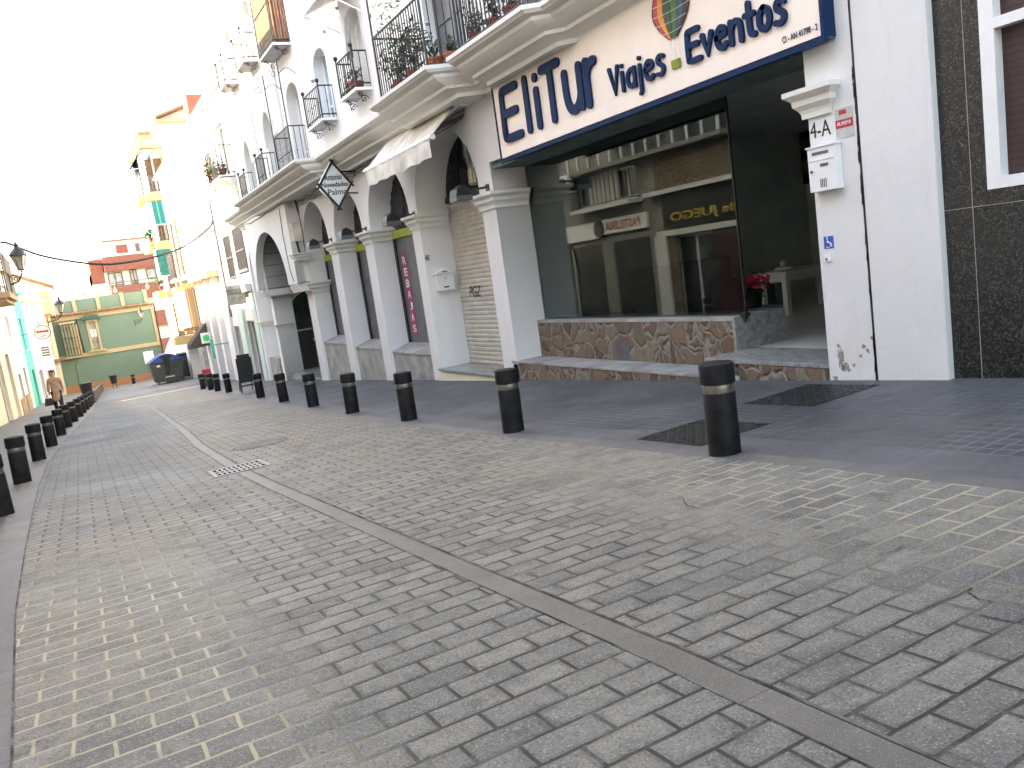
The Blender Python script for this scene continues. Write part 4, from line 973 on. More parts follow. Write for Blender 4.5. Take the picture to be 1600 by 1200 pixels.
# roller shutter
def shutter_mat():
    return stripes('roller shutter slats', (.26,.24,.20), (.56,.53,.46), .085, .12, 2, .5, .9)
M['shutter'] = shutter_mat()
mb = MB(); n = 36; z0s = -1.70; 
prof = []
for k in range(n):
    z = z0s+(1.22-z0s)*k/n; prof += [(6.41, z), (6.395, z+.02), (6.395, z+.055), (6.41, z+.075)]
vs = []
for x, z in prof: vs += [(x, 11.2, z), (x, 13.8, z)]
mb.add(vs, [(2*i, 2*i+1, 2*i+3, 2*i+2) for i in range(len(prof)-1)]); mb.build('roller_shutter', simple('cream shutter metal', (.55,.52,.45), .5, .12, 4, .1), AB, fixn=False)
mb = MB(); mb.box(6.37,6.5,11.2,13.8,1.22,1.34); mb.build('shutter_box', M['black'], AB)
f = MB(); f.box(6.42,6.43,11.2,13.8,1.3,2.4); f.build('tympanum', M['dark'], AB)
f = MB()
for k in range(110): scroll(f, (6.40, random.uniform(11.3,13.7), random.uniform(1.35,2.3)), random.uniform(.06,.10), .01, 'y', random.choice((-1,1)), 1.3, .007)
for q in (11.7,12.5,13.3): f.tube([(6.39,q,1.3),(6.39,12.5+(q-12.5)*.4,2.35)], .018, 5)
f.build('iron_fanlight', M['iron'], AB)
mb = MB(); mb.box(5.77,6.5,11.26,13.76,-2.6,-1.72); mb.build('plinth', M['cream'], AB)
mb = MB(); mb.box(5.74,6.5,11.255,13.765,-1.72,-1.69); mb.build('sill_slab', M['marble'], AB)
a = PX(733,450,6.39); text('graffiti', 'PGZ', RF(6.39), -PX(733,455,6.39).y, -PX(752,455,6.39).y, PX(740,464,6.39).z, PX(740,447,6.39).z, M['letk'], .002, 0, AB, .25)
# number and mailbox on the far pier's reveal (its face is turned to the camera)
YR = 13.745
text('house_number', '48', YF(YR), PY(664,405,YR).x, PY(671,405,YR).x, PY(664,408,YR).z, PY(664,399,YR).z, M['letk'], .003, 0, AB)
t = thing('mailbox', 'white house-shaped mailbox with a pitched lid beside the roller shutter', 'mailbox', (6.08, YR, -.3), 'white mailboxes')
x0, x1, z0, z1 = 5.93, 6.27, -.30, .0
mb = MB(); mb.box(x0,x1,YR-.11,YR-.001,z0,z1); mb.build('box', M['w'], t, bevel=.008)
mb = MB(); mb.prism([(x0-.04,YR-.13,z1+.005),((x0+x1)/2,YR-.13,z1+.11),(x1+.04,YR-.13,z1+.005)], (0,.128,0)); mb.build('pitched_lid', M['w'], t, bevel=.004)
mb = MB(); mb.box((x0+x1)/2-.05,(x0+x1)/2+.05,YR-.133,YR-.13,z1+.03,z1+.05); mb.box((x0+x1)/2-.05,(x0+x1)/2+.05,YR-.113,YR-.11,z0+.05,z0+.075); mb.tube([((x0+x1)/2,YR-.11,z1-.08),((x0+x1)/2,YR-.12,z1-.08)], .012, 8); mb.build('slot', M['letk'], t)
# meter box and cables beside the porch
p = PY(463,362,21.56); mb = MB(); mb.box(p.x-.13,p.x+.12,21.46,21.595,p.z-.25,p.z+.22); o = mb.build('meter_box', M['canvas'], None, tuple(p), bevel=.015); tag(o, 'beige electric meter box on the wall right of the big arch', 'meter box')
mb = MB(); mb.tube([(p.x-.05,21.5,p.z-.25),(p.x-.03,21.5,p.z-.5),(p.x+.06,21.52,p.z-.68),(p.x+.16,21.56,p.z-.62),(p.x+.17,21.57,p.z+.4),(p.x+.08,21.57,p.z+1.05),(p.x-.3,21.5,p.z+1.12)], .028, 7); mb.build('conduit', M['wire'], o, smooth=60)
# bundled cables under the cornice
def sag(p, q, s, n=16): p = Vector(p); q = Vector(q); return [p+(q-p)*k/n-Vector((0,0,s*4*(k/n)*(1-k/n))) for k in range(n+1)]
mb = MB(); random.seed(5)
for j in range(5):
    pts = [(FX-.03-.012*j, 11.3+k*.42, 2.36-.035*j+random.uniform(-.03,.03)) for k in range(25)]; mb.tube(pts, .011, 5)
pts = [(px0-.02, 21.7+k*.5, 2.36+random.uniform(-.05,.03)) for k in range(11)]; mb.tube(pts, .012, 5); 
pts = [(px0-.02, 22.1, 2.3),(px0-.02,22.2,1.6),(px0-.02,22.1,.7),(px0-.02,21.9,.35)]; mb.tube(pts, .01, 5)
tag(mb.build('cable_bundle', M['cable'], None, (FX,16,2.36), 60), 'bundle of loose cables running under the white cornice', 'cables')

# ---------------------------------------------------------------- awning over the second and third arches
t = thing('awning', 'off-white canvas awning lowered over the arch beside the shop sign', 'awning', (5.5, 12.6, 2.4))
ya, yb = 11.16, 14.12; Xf, Zf = 5.11, 1.97
mb = MB(); n = 12
for s0, s1, th in ((0,0,.0),):
    vs = []
    for k in range(n+1):
        y = ya+(yb-ya)*k/n
        for (x, z) in ((5.70, 2.56), (5.41, 2.275-.012*math.sin(k)), (Xf, Zf+.02)): vs += [(x, y, z), (x+.006, y, z-.006)]
    for k in range(n):
        q = 6*k
        for a_ in (0, 2): mb.add([], []); mb.f += [(q+a_, q+a_+2, q+a_+8, q+a_+6), (q+a_+1, q+a_+7, q+a_+9, q+a_+3)]; mb.m += [0, 0]
    mb.v = vs
mb.build('canvas', M['canvas'], t)
mb = MB(); mb.tube([(Xf,ya-.04,Zf),(Xf,yb+.04,Zf)], .045, 12); mb.build('front_bar', M['w'], t, smooth=40)
mb = MB(); vs = []
for k in range(31):
    y = ya+.03+(yb-ya-.06)*k/30; vs += [(Xf-.035+.006*math.sin(k*1.3), y, Zf-.02), (Xf-.03+.02*math.sin(k*1.3), y, Zf-.28+.01*math.sin(k*.9))]
mb.add(vs, [(2*k,2*k+2,2*k+3,2*k+1) for k in range(30)]); mb.build('valance', M['canvas'], t, fixn=False)
mb = MB(); mb.box(5.62,5.79,ya-.08,ya+.0,2.38,2.68); mb.box(5.62,5.79,yb,yb+.08,2.38,2.68); mb.tube([(5.72,ya,2.56),(5.72,yb,2.56)], .05, 10); mb.build('roller_box', M['w'], t, bevel=.01)
mb = MB(); mb.tube([(5.68,ya+.05,2.44),(5.40,ya+.35,2.2),(Xf,ya+.05,Zf)], .018, 6); mb.tube([(5.68,yb-.05,2.44),(5.40,yb-.35,2.2),(Xf,yb-.05,Zf)], .018, 6); mb.build('arm', M['w'], t)
# small window awning high on the facade
t = thing('awning', 'small grey awning above the upper window at the top of the photo', 'awning', (5.6, 15.5, 5.2))
mb = MB(); mb.add([(5.78,14.9,5.55),(5.78,16.2,5.55),(5.1,16.2,5.25),(5.1,14.9,5.25),(5.78,14.9,5.54),(5.78,16.2,5.54),(5.1,16.2,5.24),(5.1,14.9,5.24)], [(0,1,2,3),(7,6,5,4),(0,3,7,4),(1,5,6,2),(2,6,7,3)]); mb.build('canvas', M['canvas'], t)
mb = MB(); mb.tube([(5.78,14.9,4.95),(5.1,14.9,5.25)], .014, 6); mb.tube([(5.78,16.2,4.95),(5.1,16.2,5.25)], .014, 6); mb.tube([(5.1,14.9,5.25),(5.1,16.2,5.25)], .02, 6); mb.build('arm', M['w'], t)
mb = MB(); mb.add([(5.5,15.05,4.95),(5.52,15.1,4.2),(5.56,15.45,4.15),(5.54,15.3,4.5)], [(0,1,2,3)]); mb.add([(5.56,15.05,4.95),(5.58,15.1,4.2),(5.62,15.45,4.15),(5.6,15.3,4.5)], [(3,2,1,0)])
tag(mb.build('hanging_cloth', M['black'], None, (5.5,15.1,4.5)), 'black cloth hanging over the small upper balcony with a red pot', 'cloth')

# ---------------------------------------------------------------- diamond shop sign, small signs and lamps on brackets
YD = 16.7; c4 = [PY(516,250,YD), PY(551,290,YD), PY(531,326,YD), PY(497,289,YD)]
cen = sum(c4, Vector((0,0,0)))/4; W_ = (c4[1]-c4[3]).length/2; H_ = (c4[0]-c4[2]).length/2
t = thing('diamond_sign', 'white diamond shop sign with black crossed bars reading Antonio Novedades Palma', 'sign', tuple(cen))
dm = [(cen.x-W_, cen.z), (cen.x, cen.z-H_), (cen.x+W_, cen.z), (cen.x, cen.z+H_)]
wall('sign_board', M['letw'], YF(YD), dm, [], .12, t)
mb = MB()
for a_, b_ in ((0,1),(1,2),(2,3),(3,0)):
    p = Vector((dm[a_][0], 0, dm[a_][1])); q = Vector((dm[b_][0], 0, dm[b_][1])); d = (q-p).normalized(); cc = Vector((cen.x, 0, cen.z)); 
    p = cc+(p-cc)*.93; q = cc+(q-cc)*.93
    p = p-d*.07; q = q+d*.07; nn_ = Vector((-d.z, 0, d.x))*.022
    y = YD-.012 if a_ % 2 else YD-.02
    mb.prism([p-nn_+Vector((0,y,0)), q-nn_+Vector((0,y,0)), q+nn_+Vector((0,y,0)), p+nn_+Vector((0,y,0))], (0,.012,0))
mb.build('black_bars', M['letk'], t)
fd = YF(YD-.001)
text('lettering', 'Antonio', fd, cen.x-.21, cen.x+.16, cen.z+.10, cen.z+.22, M['letk'], .004, .02, t)
text('lettering', 'Novedades', fd, cen.x-.29, cen.x+.27, cen.z-.04, cen.z+.06, M['letk'], .004, .02, t)
text('lettering', 'Palma', fd, cen.x-.18, cen.x+.22, cen.z-.20, cen.z-.08, M['letk'], .004, .01, t)
mb = MB(); mb.tube([(cen.x,YD+.03,cen.z+H_*.55),(FX,YD+.03,cen.z+H_*.5)], .02, 6); mb.tube([(cen.x+.2,YD+.03,cen.z-H_*.35),(FX,YD+.03,cen.z-H_*.4)], .015, 6); mb.box(FX-.02,FX-.001,YD-.03,YD+.09,cen.z+H_*.3,cen.z+H_*.7); mb.build('bracket', M['iron'], t)
# second sign panel behind
t2 = MB(); t2.box(cen.x+.15,FX-.1,YD+1.0,YD+1.06,cen.z-.25,cen.z+.55); tag(t2.build('hanging_sign', M['letw'], None, (cen.x+.4,YD+1,cen.z)), 'plain white hanging panel behind the diamond sign', 'sign')
# teal sign
t = thing('small_box_sign', 'small dark teal box sign fixed under the awning next to the shop sign', 'sign', (5.6, 11.6, 1.8))
ys = 11.9; p = PY(727,217,ys); q = PY(755,243,ys); mb = MB(); mb.box(p.x,q.x,ys,ys+.14,q.z,p.z-.02); mb.build('box', simple('faded teal', (.02,.09,.10), .5, .3, 12, 0), t)
text('lettering', 'PUB', YF(ys), p.x+.02, q.x-.06, (q.z+p.z)/2, p.z-.05, M['zinc'], .003, 0, t)
# little iron lantern
t = thing('wall_lantern', 'old iron and amber-glass wall lantern beside the shop sign', 'lantern', (5.55, 11.45, 1.4))
yl = 11.45; p = PY(738,268,yl)
mb = MB(); mb.lathe((p.x,yl,p.z-.2), [(.06,0),(.085,.03),(.075,.2),(.04,.34),(.01,.40)], 8); mb.build('glass_body', simple('amber glass', (.38,.30,.14), .3, .4, 20, 0), t, smooth=30)
mb = MB()
for k in range(6):
    a_ = k*math.pi/3; mb.tube([(p.x+.088*math.cos(a_),yl+.088*math.sin(a_),p.z-.18),(p.x+.078*math.cos(a_),yl+.078*math.sin(a_),p.z),(p.x+.02*math.cos(a_),yl+.02*math.sin(a_),p.z+.2)], .007, 5)
mb.tube([(p.x-.06,yl,p.z+.38),(p.x-.05,yl,p.z+.22),(p.x+.02,yl,p.z+.13),(5.79,yl,p.z+.16)], .02, 8); mb.box(5.77,5.799,yl-.03,yl+.03,p.z+.08,p.z+.24); mb.build('iron_cage', M['zinc'], t)
# floodlights on arms
def flood(py_, pz_, label, L=.38):
    t = thing('floodlight', label, 'floodlight', (FX, py_, pz_), 'black floodlights at the arch capitals')
    mb = MB(); mb.tube([(FX,py_,pz_),(FX-L+.05,py_,pz_-.03)], .018, 6); mb.box(FX-.015,FX-.001,py_-.05,py_+.05,pz_-.06,pz_+.04); mb.build('arm', M['iron'], t)
    mb = MB(); x = FX-L-.08; mb.prism([(x-.13,py_-.12,pz_-.10),(x+.13,py_-.12,pz_-.10),(x+.10,py_-.12,pz_+.0),(x+.0,py_-.12,pz_+.06),(x-.1,py_-.12,pz_+.0)], (0,.24,0)); mb.build('housing', M['black'], t, bevel=.01)
    mb = MB(); mb.box(x-.13,x+.13,py_-.12,py_+.12,pz_-.17,pz_-.10); mb.build('lens', M['zinc'], t)
for (px, py), l in zip(((762,292),(647,334),(572,357),(518,374)), ('black floodlight on an arm beside the shop sign', 'black floodlight on the pier right of the sale strip', 'second floodlight left of the shop sign end, above the narrow arch pier', 'black floodlight nearest the meter box')):
    p = PX(px, py, FX); flood(p.y, p.z, l)
# ---------------------------------------------------------------- potted plants on the balconies
def potted(loc, r, h, leafr, n, label, pm='terra', lm='leafd', grp='potted plants on the iron balconies', up=.1, drop=0, size=.05):
    t = thing('potted_plant', label, 'plant', loc, grp); c = Vector(loc)
    mb = MB(); mb.lathe(c, [(r*.7,0),(r,h*.85),(r*1.12,h*.86),(r*1.12,h),(r*.9,h)], 14); mb.build('pot', M[pm], t, smooth=40)
    mb = MB(); leafclump(mb, c+Vector((0,0,h+leafr*.5)), leafr, n, size, drop, .9, up)
    for k in range(6): a_ = k; mb.tube([c+Vector((0,0,h)), c+Vector((leafr*.5*math.cos(a_), leafr*.5*math.sin(a_), h+leafr))], .006, 4)
    mb.build('foliage', M[lm], t, fixn=False)
zb = 2.785
potted((5.2,10.85,zb),.11,.2,.13,60,'terracotta pot with low plant at the near end of the planted balcony'); potted((5.35,10.62,zb),.12,.2,.12,50,'second terracotta pot at the near end of the planted balcony')
potted((5.15,11.5,zb),.12,.2,.34,330,'tall dark bushy plant in the middle of the planted balcony',up=.35,size=.06); potted((5.15,12.05,zb),.11,.2,.30,260,'dark trailing plant toward the far end of the planted balcony',up=.3,drop=.2)
potted((5.2,12.35,zb),.10,.2,.26,220,'tall yellow-green climber at the far end of the planted balcony',lm='leafy',up=1.6)
potted((5.3,9.7,zb),.12,.18,.17,120,'dark plant in a dark pot at the left end of the topmost balcony','redpot'); potted((5.3,9.2,zb),.12,.2,.14,90,'red pot with a low plant in the topmost balcony','redpot'); potted((5.3,8.75,zb),.12,.2,.16,100,'second red pot right of the first in the topmost balcony','redpot')
potted((5.62,15.3,3.58),.14,.2,.15,90,'red trough with a plant on the small balcony under the black cloth','redpot'); potted((5.62,15.75,3.58),.08,.14,.10,60,'small green plant at the far corner of the small balcony','terra','leafy')
# ================================================================= generic building faces
def face(name, mat, P, Q, z0, z1, th, parent, holes=()):
    """wall from P to Q seen from the street (P is the viewer's left); holes as fractions (u0,u1,za,zb)"""
    P = Vector((P[0], P[1], 0)); Q = Vector((Q[0], Q[1], 0)); L = (Q-P).length
    fr = FR(P, Q-P); hs = [rect(a*L, b*L, c, d) for a, b, c, d in holes]
    o = wall(name, mat, fr, rect(0, L, z0, z1), hs, th, parent); return fr, L
def inset(fr, L, holes, parent, depth=.18, frm='w', pn='pane', name='window', mull=1, balc=False):
    M_, o = fr; T = Matrix.Translation(o) @ M_
    for a, b, c, d in holes:
        a *= L; b *= L; f = MB()
        def bx(m_, u0, u1, v0, v1, w0, w1):
            m_.add([T @ Vector(p) for p in ((u0,v0,w0),(u1,v0,w0),(u1,v1,w0),(u0,v1,w0),(u0,v0,w1),(u1,v0,w1),(u1,v1,w1),(u0,v1,w1))], [(0,3,2,1),(4,5,6,7),(0,1,5,4),(1,2,6,5),(2,3,7,6),(3,0,4,7)])
        t_ = .07
        bx(f, a, a+t_, c, d, -depth, -depth+.05); bx(f, b-t_, b, c, d, -depth, -depth+.05); bx(f, a+t_, b-t_, d-t_, d, -depth, -depth+.05); bx(f, a+t_, b-t_, c, c+t_, -depth, -depth+.05)
        for k in range(mull): u = a+(b-a)*(k+1)/(mull+1); bx(f, u-.03, u+.03, c+t_, d-t_, -depth, -depth+.045)
        w_ = f.build(name, M[frm], parent); g_ = MB(); bx(g_, a+.01, b-.01, c+.01, d-.01, -depth-.02, -depth+.01); g_.build('pane', M[pn], w_)
        s = MB(); bx(s, a-.06, b+.06, c-.07, c-.005, -.02, .07); s.build('sill', M['trim'], parent)
        if balc:
            m_ = MB(); 
            for k in range(int((b-a+.5)/.1)+1):
                u = a-.25+.1*k; m_.tube([T @ Vector((u,c,.38)), T @ Vector((u,c+.95,.38))], .01, 4, False)
            m_.tube([T @ Vector((a-.25,c+.95,.0)), T @ Vector((a-.25,c+.95,.38)), T @ Vector((b+.25,c+.95,.38)), T @ Vector((b+.25,c+.95,0))], .018, 5)
            m_.tube([T @ Vector((a-.25,c+.05,.38)), T @ Vector((b+.25,c+.05,.38))], .018, 5); q = m_.build('balcony_railing', M['iron'], parent)
            m_ = MB(); bx(m_, a-.3, b+.3, c-.14, c-.075, -.02, .42); m_.build('balcony_slab', M['trim'], parent)
def block(name, label, P, Q, ztop, mat, depth=6, holes=(), z0=-6, cat='building', roof=None, group=None, pn='pane', balc=False, frm='w', loc=None):
    mid = ((P[0]+Q[0])/2, (P[1]+Q[1])/2); t = thing(name, label, cat, (mid[0], mid[1], gz(*mid)), group)
    fr, L = face('front_wall', M[mat], P, Q, z0, ztop, .3, t, holes)
    inset(fr, L, holes, t, pn=pn, balc=balc, frm=frm)
    T = Matrix.Translation(fr[1]) @ fr[0]
    for u0, u1, w0, w1 in ((0, .3, -depth, -.302), (L-.3, L, -depth, -.302), (.3, L-.3, -depth, -depth+.3), (.3, L-.3, -.9, -.8)):
        m_ = MB(); m_.add([T @ Vector(p) for p in ((u0,z0,w0),(u1,z0,w0),(u1,ztop,w0),(u0,ztop,w0),(u0,z0,w1),(u1,z0,w1),(u1,ztop,w1),(u0,ztop,w1))], [(0,3,2,1),(4,5,6,7),(0,1,5,4),(1,2,6,5),(2,3,7,6),(3,0,4,7)])
        m_.build('side_wall' if w1 != -.8 else 'room_partition', M[mat] if w1 != -.8 else M['dark'], t)
    e = .25
    m_ = MB(); m_.add([T @ Vector(p) for p in ((-.05,ztop,-depth),(L+.05,ztop,-depth),(L+.05,ztop+.14,-depth),(-.05,ztop+.14,-depth),(-.05,ztop,e),(L+.05,ztop,e),(L+.05,ztop+.1,e),(-.05,ztop+.1,e))], [(0,3,2,1),(4,5,6,7),(0,1,5,4),(1,2,6,5),(2,3,7,6),(3,0,4,7)])
    m_.build('roof', M[roof or mat], t); return t, fr, L
def tiles(fr, L, z, parent, n=None, e=.32):
    T = Matrix.Translation(fr[1]) @ fr[0]; m_ = MB(); n = n or int(L/.24)
    for k in range(n+1): u = L*k/n; m_.tube([T @ Vector((u,z+.25,-.8)), T @ Vector((u,z,e))], .085, 6)
    m_.build('roof_tiles', M['tile'], parent)

def slab_on(fr, u0, u1, v0, v1, w1, mat, parent, name):
    T = Matrix.Translation(fr[1]) @ fr[0]; m_ = MB()
    m_.add([T @ Vector(p) for p in ((u0,v0,.002),(u1,v0,.002),(u1,v1,.002),(u0,v1,.002),(u0,v0,w1),(u1,v0,w1),(u1,v1,w1),(u0,v1,w1))], [(0,3,2,1),(4,5,6,7),(0,1,5,4),(1,2,6,5),(2,3,7,6),(3,0,4,7)]); return m_.build(name, M[mat], parent)
# ================================================================= left side of the street (out of the frame, mirrored in the shop glass)
LX = -2.9; Z12 = 9.9
t, fr, L = block('gable_house', 'white house opposite the granite building, left of the camera', (LX,1), (LX,10.6), 8.8, 'white2', 6, [(u/9.6,(u+1.0)/9.6,z,z+1.6) for u in (1.5,6) for z in (1.2,3.8)], cat='house', roof='tile')
tiles(fr, L, 8.8, t)
t, fr, L = block('rear_house', 'cream house behind the camera on the left side', (LX,-11), (LX,.9), 6.8, 'cream', 6, [(u/11.9,(u+1.0)/11.9,z,z+1.6) for u in (2,8) for z in (1.2,4.2)], cat='house', roof='tile')  # house added out of view to dim the skylight on the near wall
t, fr, L = block('games_hall', 'stone-clad building with a dark sign reading Salon de JUEGO opposite the shop', (LX,10.6), (LX,19.6), 9.2, 'stonegrey', 6, [(.10,.28,-4,0.15),(.72,.90,-4,.15)], cat='building', roof='tile', pn='pane')
tiles(fr, L, 9.2, t); slab_on(fr, 0, L, 3.85, 9.15, .04, 'white', t, 'upper_render')  # white upper cladding added out of view to bounce light onto the arcade
mb = MB(); mb.box(LX,LX+.06,11.2,19.2,1.5,2.6); mb.box(LX,LX+.06,18.5,19.2,-2.6,.3); mb.box(LX,LX+.06,11.2,11.4,-2.4,.3); mb.box(LX,LX+.06,13.5,17.0,-2.6,.16); mb.build('stone_cladding', M['rubble'], t)
mb = MB(); mb.box(LX,LX+.35,11.2,19.5,1.36,1.48); mb.box(LX,LX+.12,11.2,19.3,.17,.33); mb.build('cornice_band', M['trim'], t)
mb = MB(); mb.box(LX,LX+.14,18.9,19.4,-2.3,.2); mb.build('white_pillar', M['white'], t)
o = thing('games_hall_sign', 'dark sign board with yellow letters reading Salon de JUEGO, mirrored in the shop glass', 'sign', (LX, 15, .7))
mb = MB(); mb.box(LX+.001,LX+.10,11.4,18.95,.34,1.35); mb.build('sign_board', M['black'], o)
text('lettering', 'de JUEGO', LF(LX+.10), 15.9, 18.6, .48, .80, M['yel'], .02, .02, o)
text('lettering', 'salon', LF(LX+.10), 13.7, 15.4, .48, .80, M['yel'], .02, .02, o)
mb = MB(); mb.box(LX+.061,LX+.08,14.6,17.0,-2.3,.05)
o = mb.build('poster', simple('dark red poster print', (.05,.012,.014), .5, .6, 2.5, 0), None, (LX+.07, 15.8, -2)); tag(o, 'large dark red poster on the games hall front', 'poster')
# gallery house with iron balcony and glazed gallery
t, fr, L = block('gallery_house', 'house with a glazed gallery and iron balcony, mirrored in the shop glass', (LX,19.6), (LX,24.6), Z12, 'stonegrey', 6, [(.1,.33,1.5,2.45),(.5,.75,1.5,2.45),(.1,.33,-4,.25),(.72,.94,-4,.3),(.2,.8,6.2,7.6)], cat='house', roof='tile')
tiles(fr, L, Z12, t)
g_ = MB(); y = 16.0
mb = MB(); mb.box(LX,LX+.5,15.9,23.0,2.50,2.62); mb.box(LX,LX+.5,15.9,23.0,3.62,3.75); mb.build('gallery_floor', M['stonegrey'], t)
mb = MB()
for k in range(13): mb.box(LX+.44,LX+.5,15.95+k*.583,16.02+k*.583,2.62,3.62)
mb.build('gallery_posts', M['w'], t)
mb = MB(); mb.box(LX+.46,LX+.47,16.0,22.95,2.62,3.62); mb.build('gallery_glass', M['pane'], t)
mb = MB()
for k in (7,8,9,10): mb.box(LX+.40,LX+.42,16.06+k*.583,16.5+k*.583,2.66,3.5)
mb.build('gallery_blind', M['panew'], t)
mb = MB(); mb.box(LX,LX+.55,19.9,23.1,1.30,1.42); mb.build('balcony_slab', M['trim'], t)
mb = MB(); bars(mb, (LX+.5,19.95,0), (LX+.5,23.05,0), 1.42, 2.4, 26); bars(mb, (LX,19.95,0), (LX+.5,19.95,0), 1.42, 2.4, 4); bars(mb, (LX,23.05,0), (LX+.5,23.05,0), 1.42, 2.4, 4); mb.build('balcony_railing', M['iron'], t)
mb = MB()
for k in range(7): mb.box(LX+.01,LX+.05,21.0+.24*k,21.12+.24*k,1.45,2.42)
mb.build('door_slats', M['w'], t)
mb = MB(); mb.box(LX,LX+.02,22.3,23.6,-2.5,.25); mb.box(LX,LX+.02,19.8,21.6,-2.3,.25); mb.build('shop_door', M['black'], t)
o = thing('air_conditioner', 'white air-conditioning unit on the gallery house, mirrored in the shop glass', 'air conditioner', (LX, 23.2, 2.3))
mb = MB(); mb.box(LX+.35,LX+.62,22.9,23.62,2.02,2.6); mb.build('casing', M['w'], o, bevel=.01); mb = MB(); mb.tube([(LX+.62,23.2,2.31),(LX+.63,23.2,2.31)], .22, 20); mb.build('fan', M['black'], o)
mb = MB(); mb.tube([(LX,23.0,2.05),(LX+.5,23.0,2.01)], .015, 5); mb.tube([(LX,23.5,2.05),(LX+.5,23.5,2.01)], .015, 5); mb.build('bracket', M['zinc'], o)
o = thing('shop_lightbox', 'pale light-box sign with red lettering, mirrored in the shop glass', 'sign', (LX, 22, .7))
mb = MB(); mb.box(LX+.001,LX+.12,19.7,22.0,.52,.98); mb.build('box', M['w'], o); mb = MB(); mb.box(LX+.001,LX+.12,22.3,24.2,.42,.96); mb.build('box', M['w'], o)
text('lettering', 'PASTELERIA', LF(LX+.12), 20.0, 21.8, .62, .88, M['red'], .01, .02, o)
mb = MB(); mb.tube([(LX+.0,22.15,.72),(LX+.16,22.15,.72)], .27, 24); mb.build('round_box', M['black'], o)
# tall plain house, then the visible row
t, fr, L = block('tall_white_house', 'tall plain white house on the left before the frame edge', (LX,24.6), (LX,31.0), Z12, 'white2', 6, [(u,u+.22,z,z+1.6) for u in (.12,.6) for z in (1.6,4.9,7.8)]+[(.4,.62,-4,-.8)], cat='house', roof='tile')
tiles(fr, L, Z12, t)
# visible left row: corner points follow the bend of the street
P0 = (LX,31.0); p = PY(38,650,44); P1 = (p.x, 44); p = PY(58,641,50); P2 = (p.x, 50); p = PY(69,637,53); P3 = (p.x, 53); p = PY(98,625,58.5); P4 = (p.x, 58.5)
HL = [(.15,.28,-6,-.6),(.5,.66,-6,-.35),(.80,.93,-6,-.8),(.2,.3,1.3,2.9)]
t, fr, L = block('balcony_house', 'cream house at the left frame edge with a grey doorway and iron balcony', P0, P1, 3.7, 'cream', 6, HL, cat='house', roof='tile', pn='greypane', balc=False)
mb = MB(); mb.box(-2.9,-1.38,30.4,35.6,1.18,1.36); mb.box(-2.9,-1.5,30.5,35.5,1.05,1.18); mb.build('balcony_slab', M['beige'], t)
mb = MB(); bars(mb, (-1.42,30.5,0), (-1.42,35.5,0), 1.36, 2.65, 34, .022, .03); bars(mb, (-2.9,35.5,0), (-1.42,35.5,0), 1.36, 2.65, 10, .022, .03)
for k in range(8): scroll(mb, (-1.42,30.8+.6*k,1.22), .1, .01, 'y', 1, 1.2, .012)
mb.build('balcony_railing', M['iron'], t)
mb = MB(); mb.add([(-2.9,34.2,3.65),(-2.9,36.6,3.65),(-1.9,36.6,3.25),(-1.9,34.2,3.25)], [(0,1,2,3)]); mb.add([(-2.9,34.2,3.62),(-2.9,36.6,3.62),(-1.9,36.6,3.22),(-1.9,34.2,3.22)], [(3,2,1,0)]); o = mb.build('awning', M['black'], None, (-2.4,35.4,3.5)); tag(o, 'small dark canopy above the left balcony', 'awning')
t, fr, L = block('white_terrace_house', 'white house with a beige base between the cream and turquoise houses', P1, P2, 2.3, 'white', 6, [(.2,.38,-1.2,.9),(.62,.8,-6,-1.7),(.2,.38,-6,-1.9)], cat='house', roof='white', pn='greypane')
T = Matrix.Translation(fr[1]) @ fr[0]
slab_on(fr, L*.39, L*.61, -4.3, -3.0, .05, 'beige', t, 'base_panel'); slab_on(fr, 0, L*.19, -4.2, -3.0, .05, 'beige', t, 'base_panel')
t, fr, L = block('turquoise_house', 'narrow turquoise house on the left side of the street', P2, P3, 2.1, 'turq', 6, [(.25,.5,-.9,.8),(.45,.75,-6,-2.0)], cat='house', roof='turq', pn='greypane')
t, fr, L = block('white_shop_house', 'white house with an air conditioner behind the round sign', P3, P4, 1.7, 'white', 6, [(.55,.68,-.6,.6),(.5,.68,-6,-2.4),(.12,.3,-6,-2.2)], cat='house', roof='cream', pn='greypane')
p = PY(71,549,55.5); o = thing('air_conditioner', 'grey louvred air-conditioning unit on the white house below the round sign', 'air conditioner', tuple(p))
mb = MB(); mb.box(p.x-.28,p.x+.28,p.y,p.y+.5,p.z-.35,p.z+.35); mb.build('casing', M['w'], o); mb = MB()
for k in range(4): mb.box(p.x-.2,p.x+.22,p.y-.01,p.y,p.z-.27+.15*k,p.z-.18+.15*k)
mb.build('louvres', M['zinc'], o)
# cream corner house with orange trim, beyond
p = PY(80,600,59); q = PY(104,600,59.6)
t, fr, L = block('cream_corner_house', 'cream house with orange trim and clay roof edge at the left of the green building', (p.x-5,59.0), (-.82,59.0), .9, 'cream', 8, [(.86,.95,-1.8,-.1),(.86,.95,-6,-2.7)], cat='house', roof='tile')
slab_on(fr, L*.78, L+.02, -2.15, -1.9, .12, 'orange', t, 'string_course'); slab_on(fr, L*.7, L+.02, .55, .85, .2, 'ochre', t, 'cornice')
p = PY(36,424,70); q = PY(80,444,70)
mb = MB(); tb = thing('distant_cream_house', 'pale yellow house with a sloping orange roof edge far left', 'house', (q.x-1,70,-4.4))
mb.prism([(p.x-2,70,-5),(q.x,70,-5),(q.x,70,q.z-.25),(p.x-2,70,p.z+.3)], (0,6,0)); mb.build('wall', M['cream'], tb)
mb = MB(); mb.prism([(p.x-2,69.8,p.z+.3),(q.x+.1,69.8,q.z-.25),(q.x+.1,69.8,q.z-.05),(p.x-2,69.8,p.z+.55)], (0,6.3,0)); mb.build('roof', M['tile'], tb)
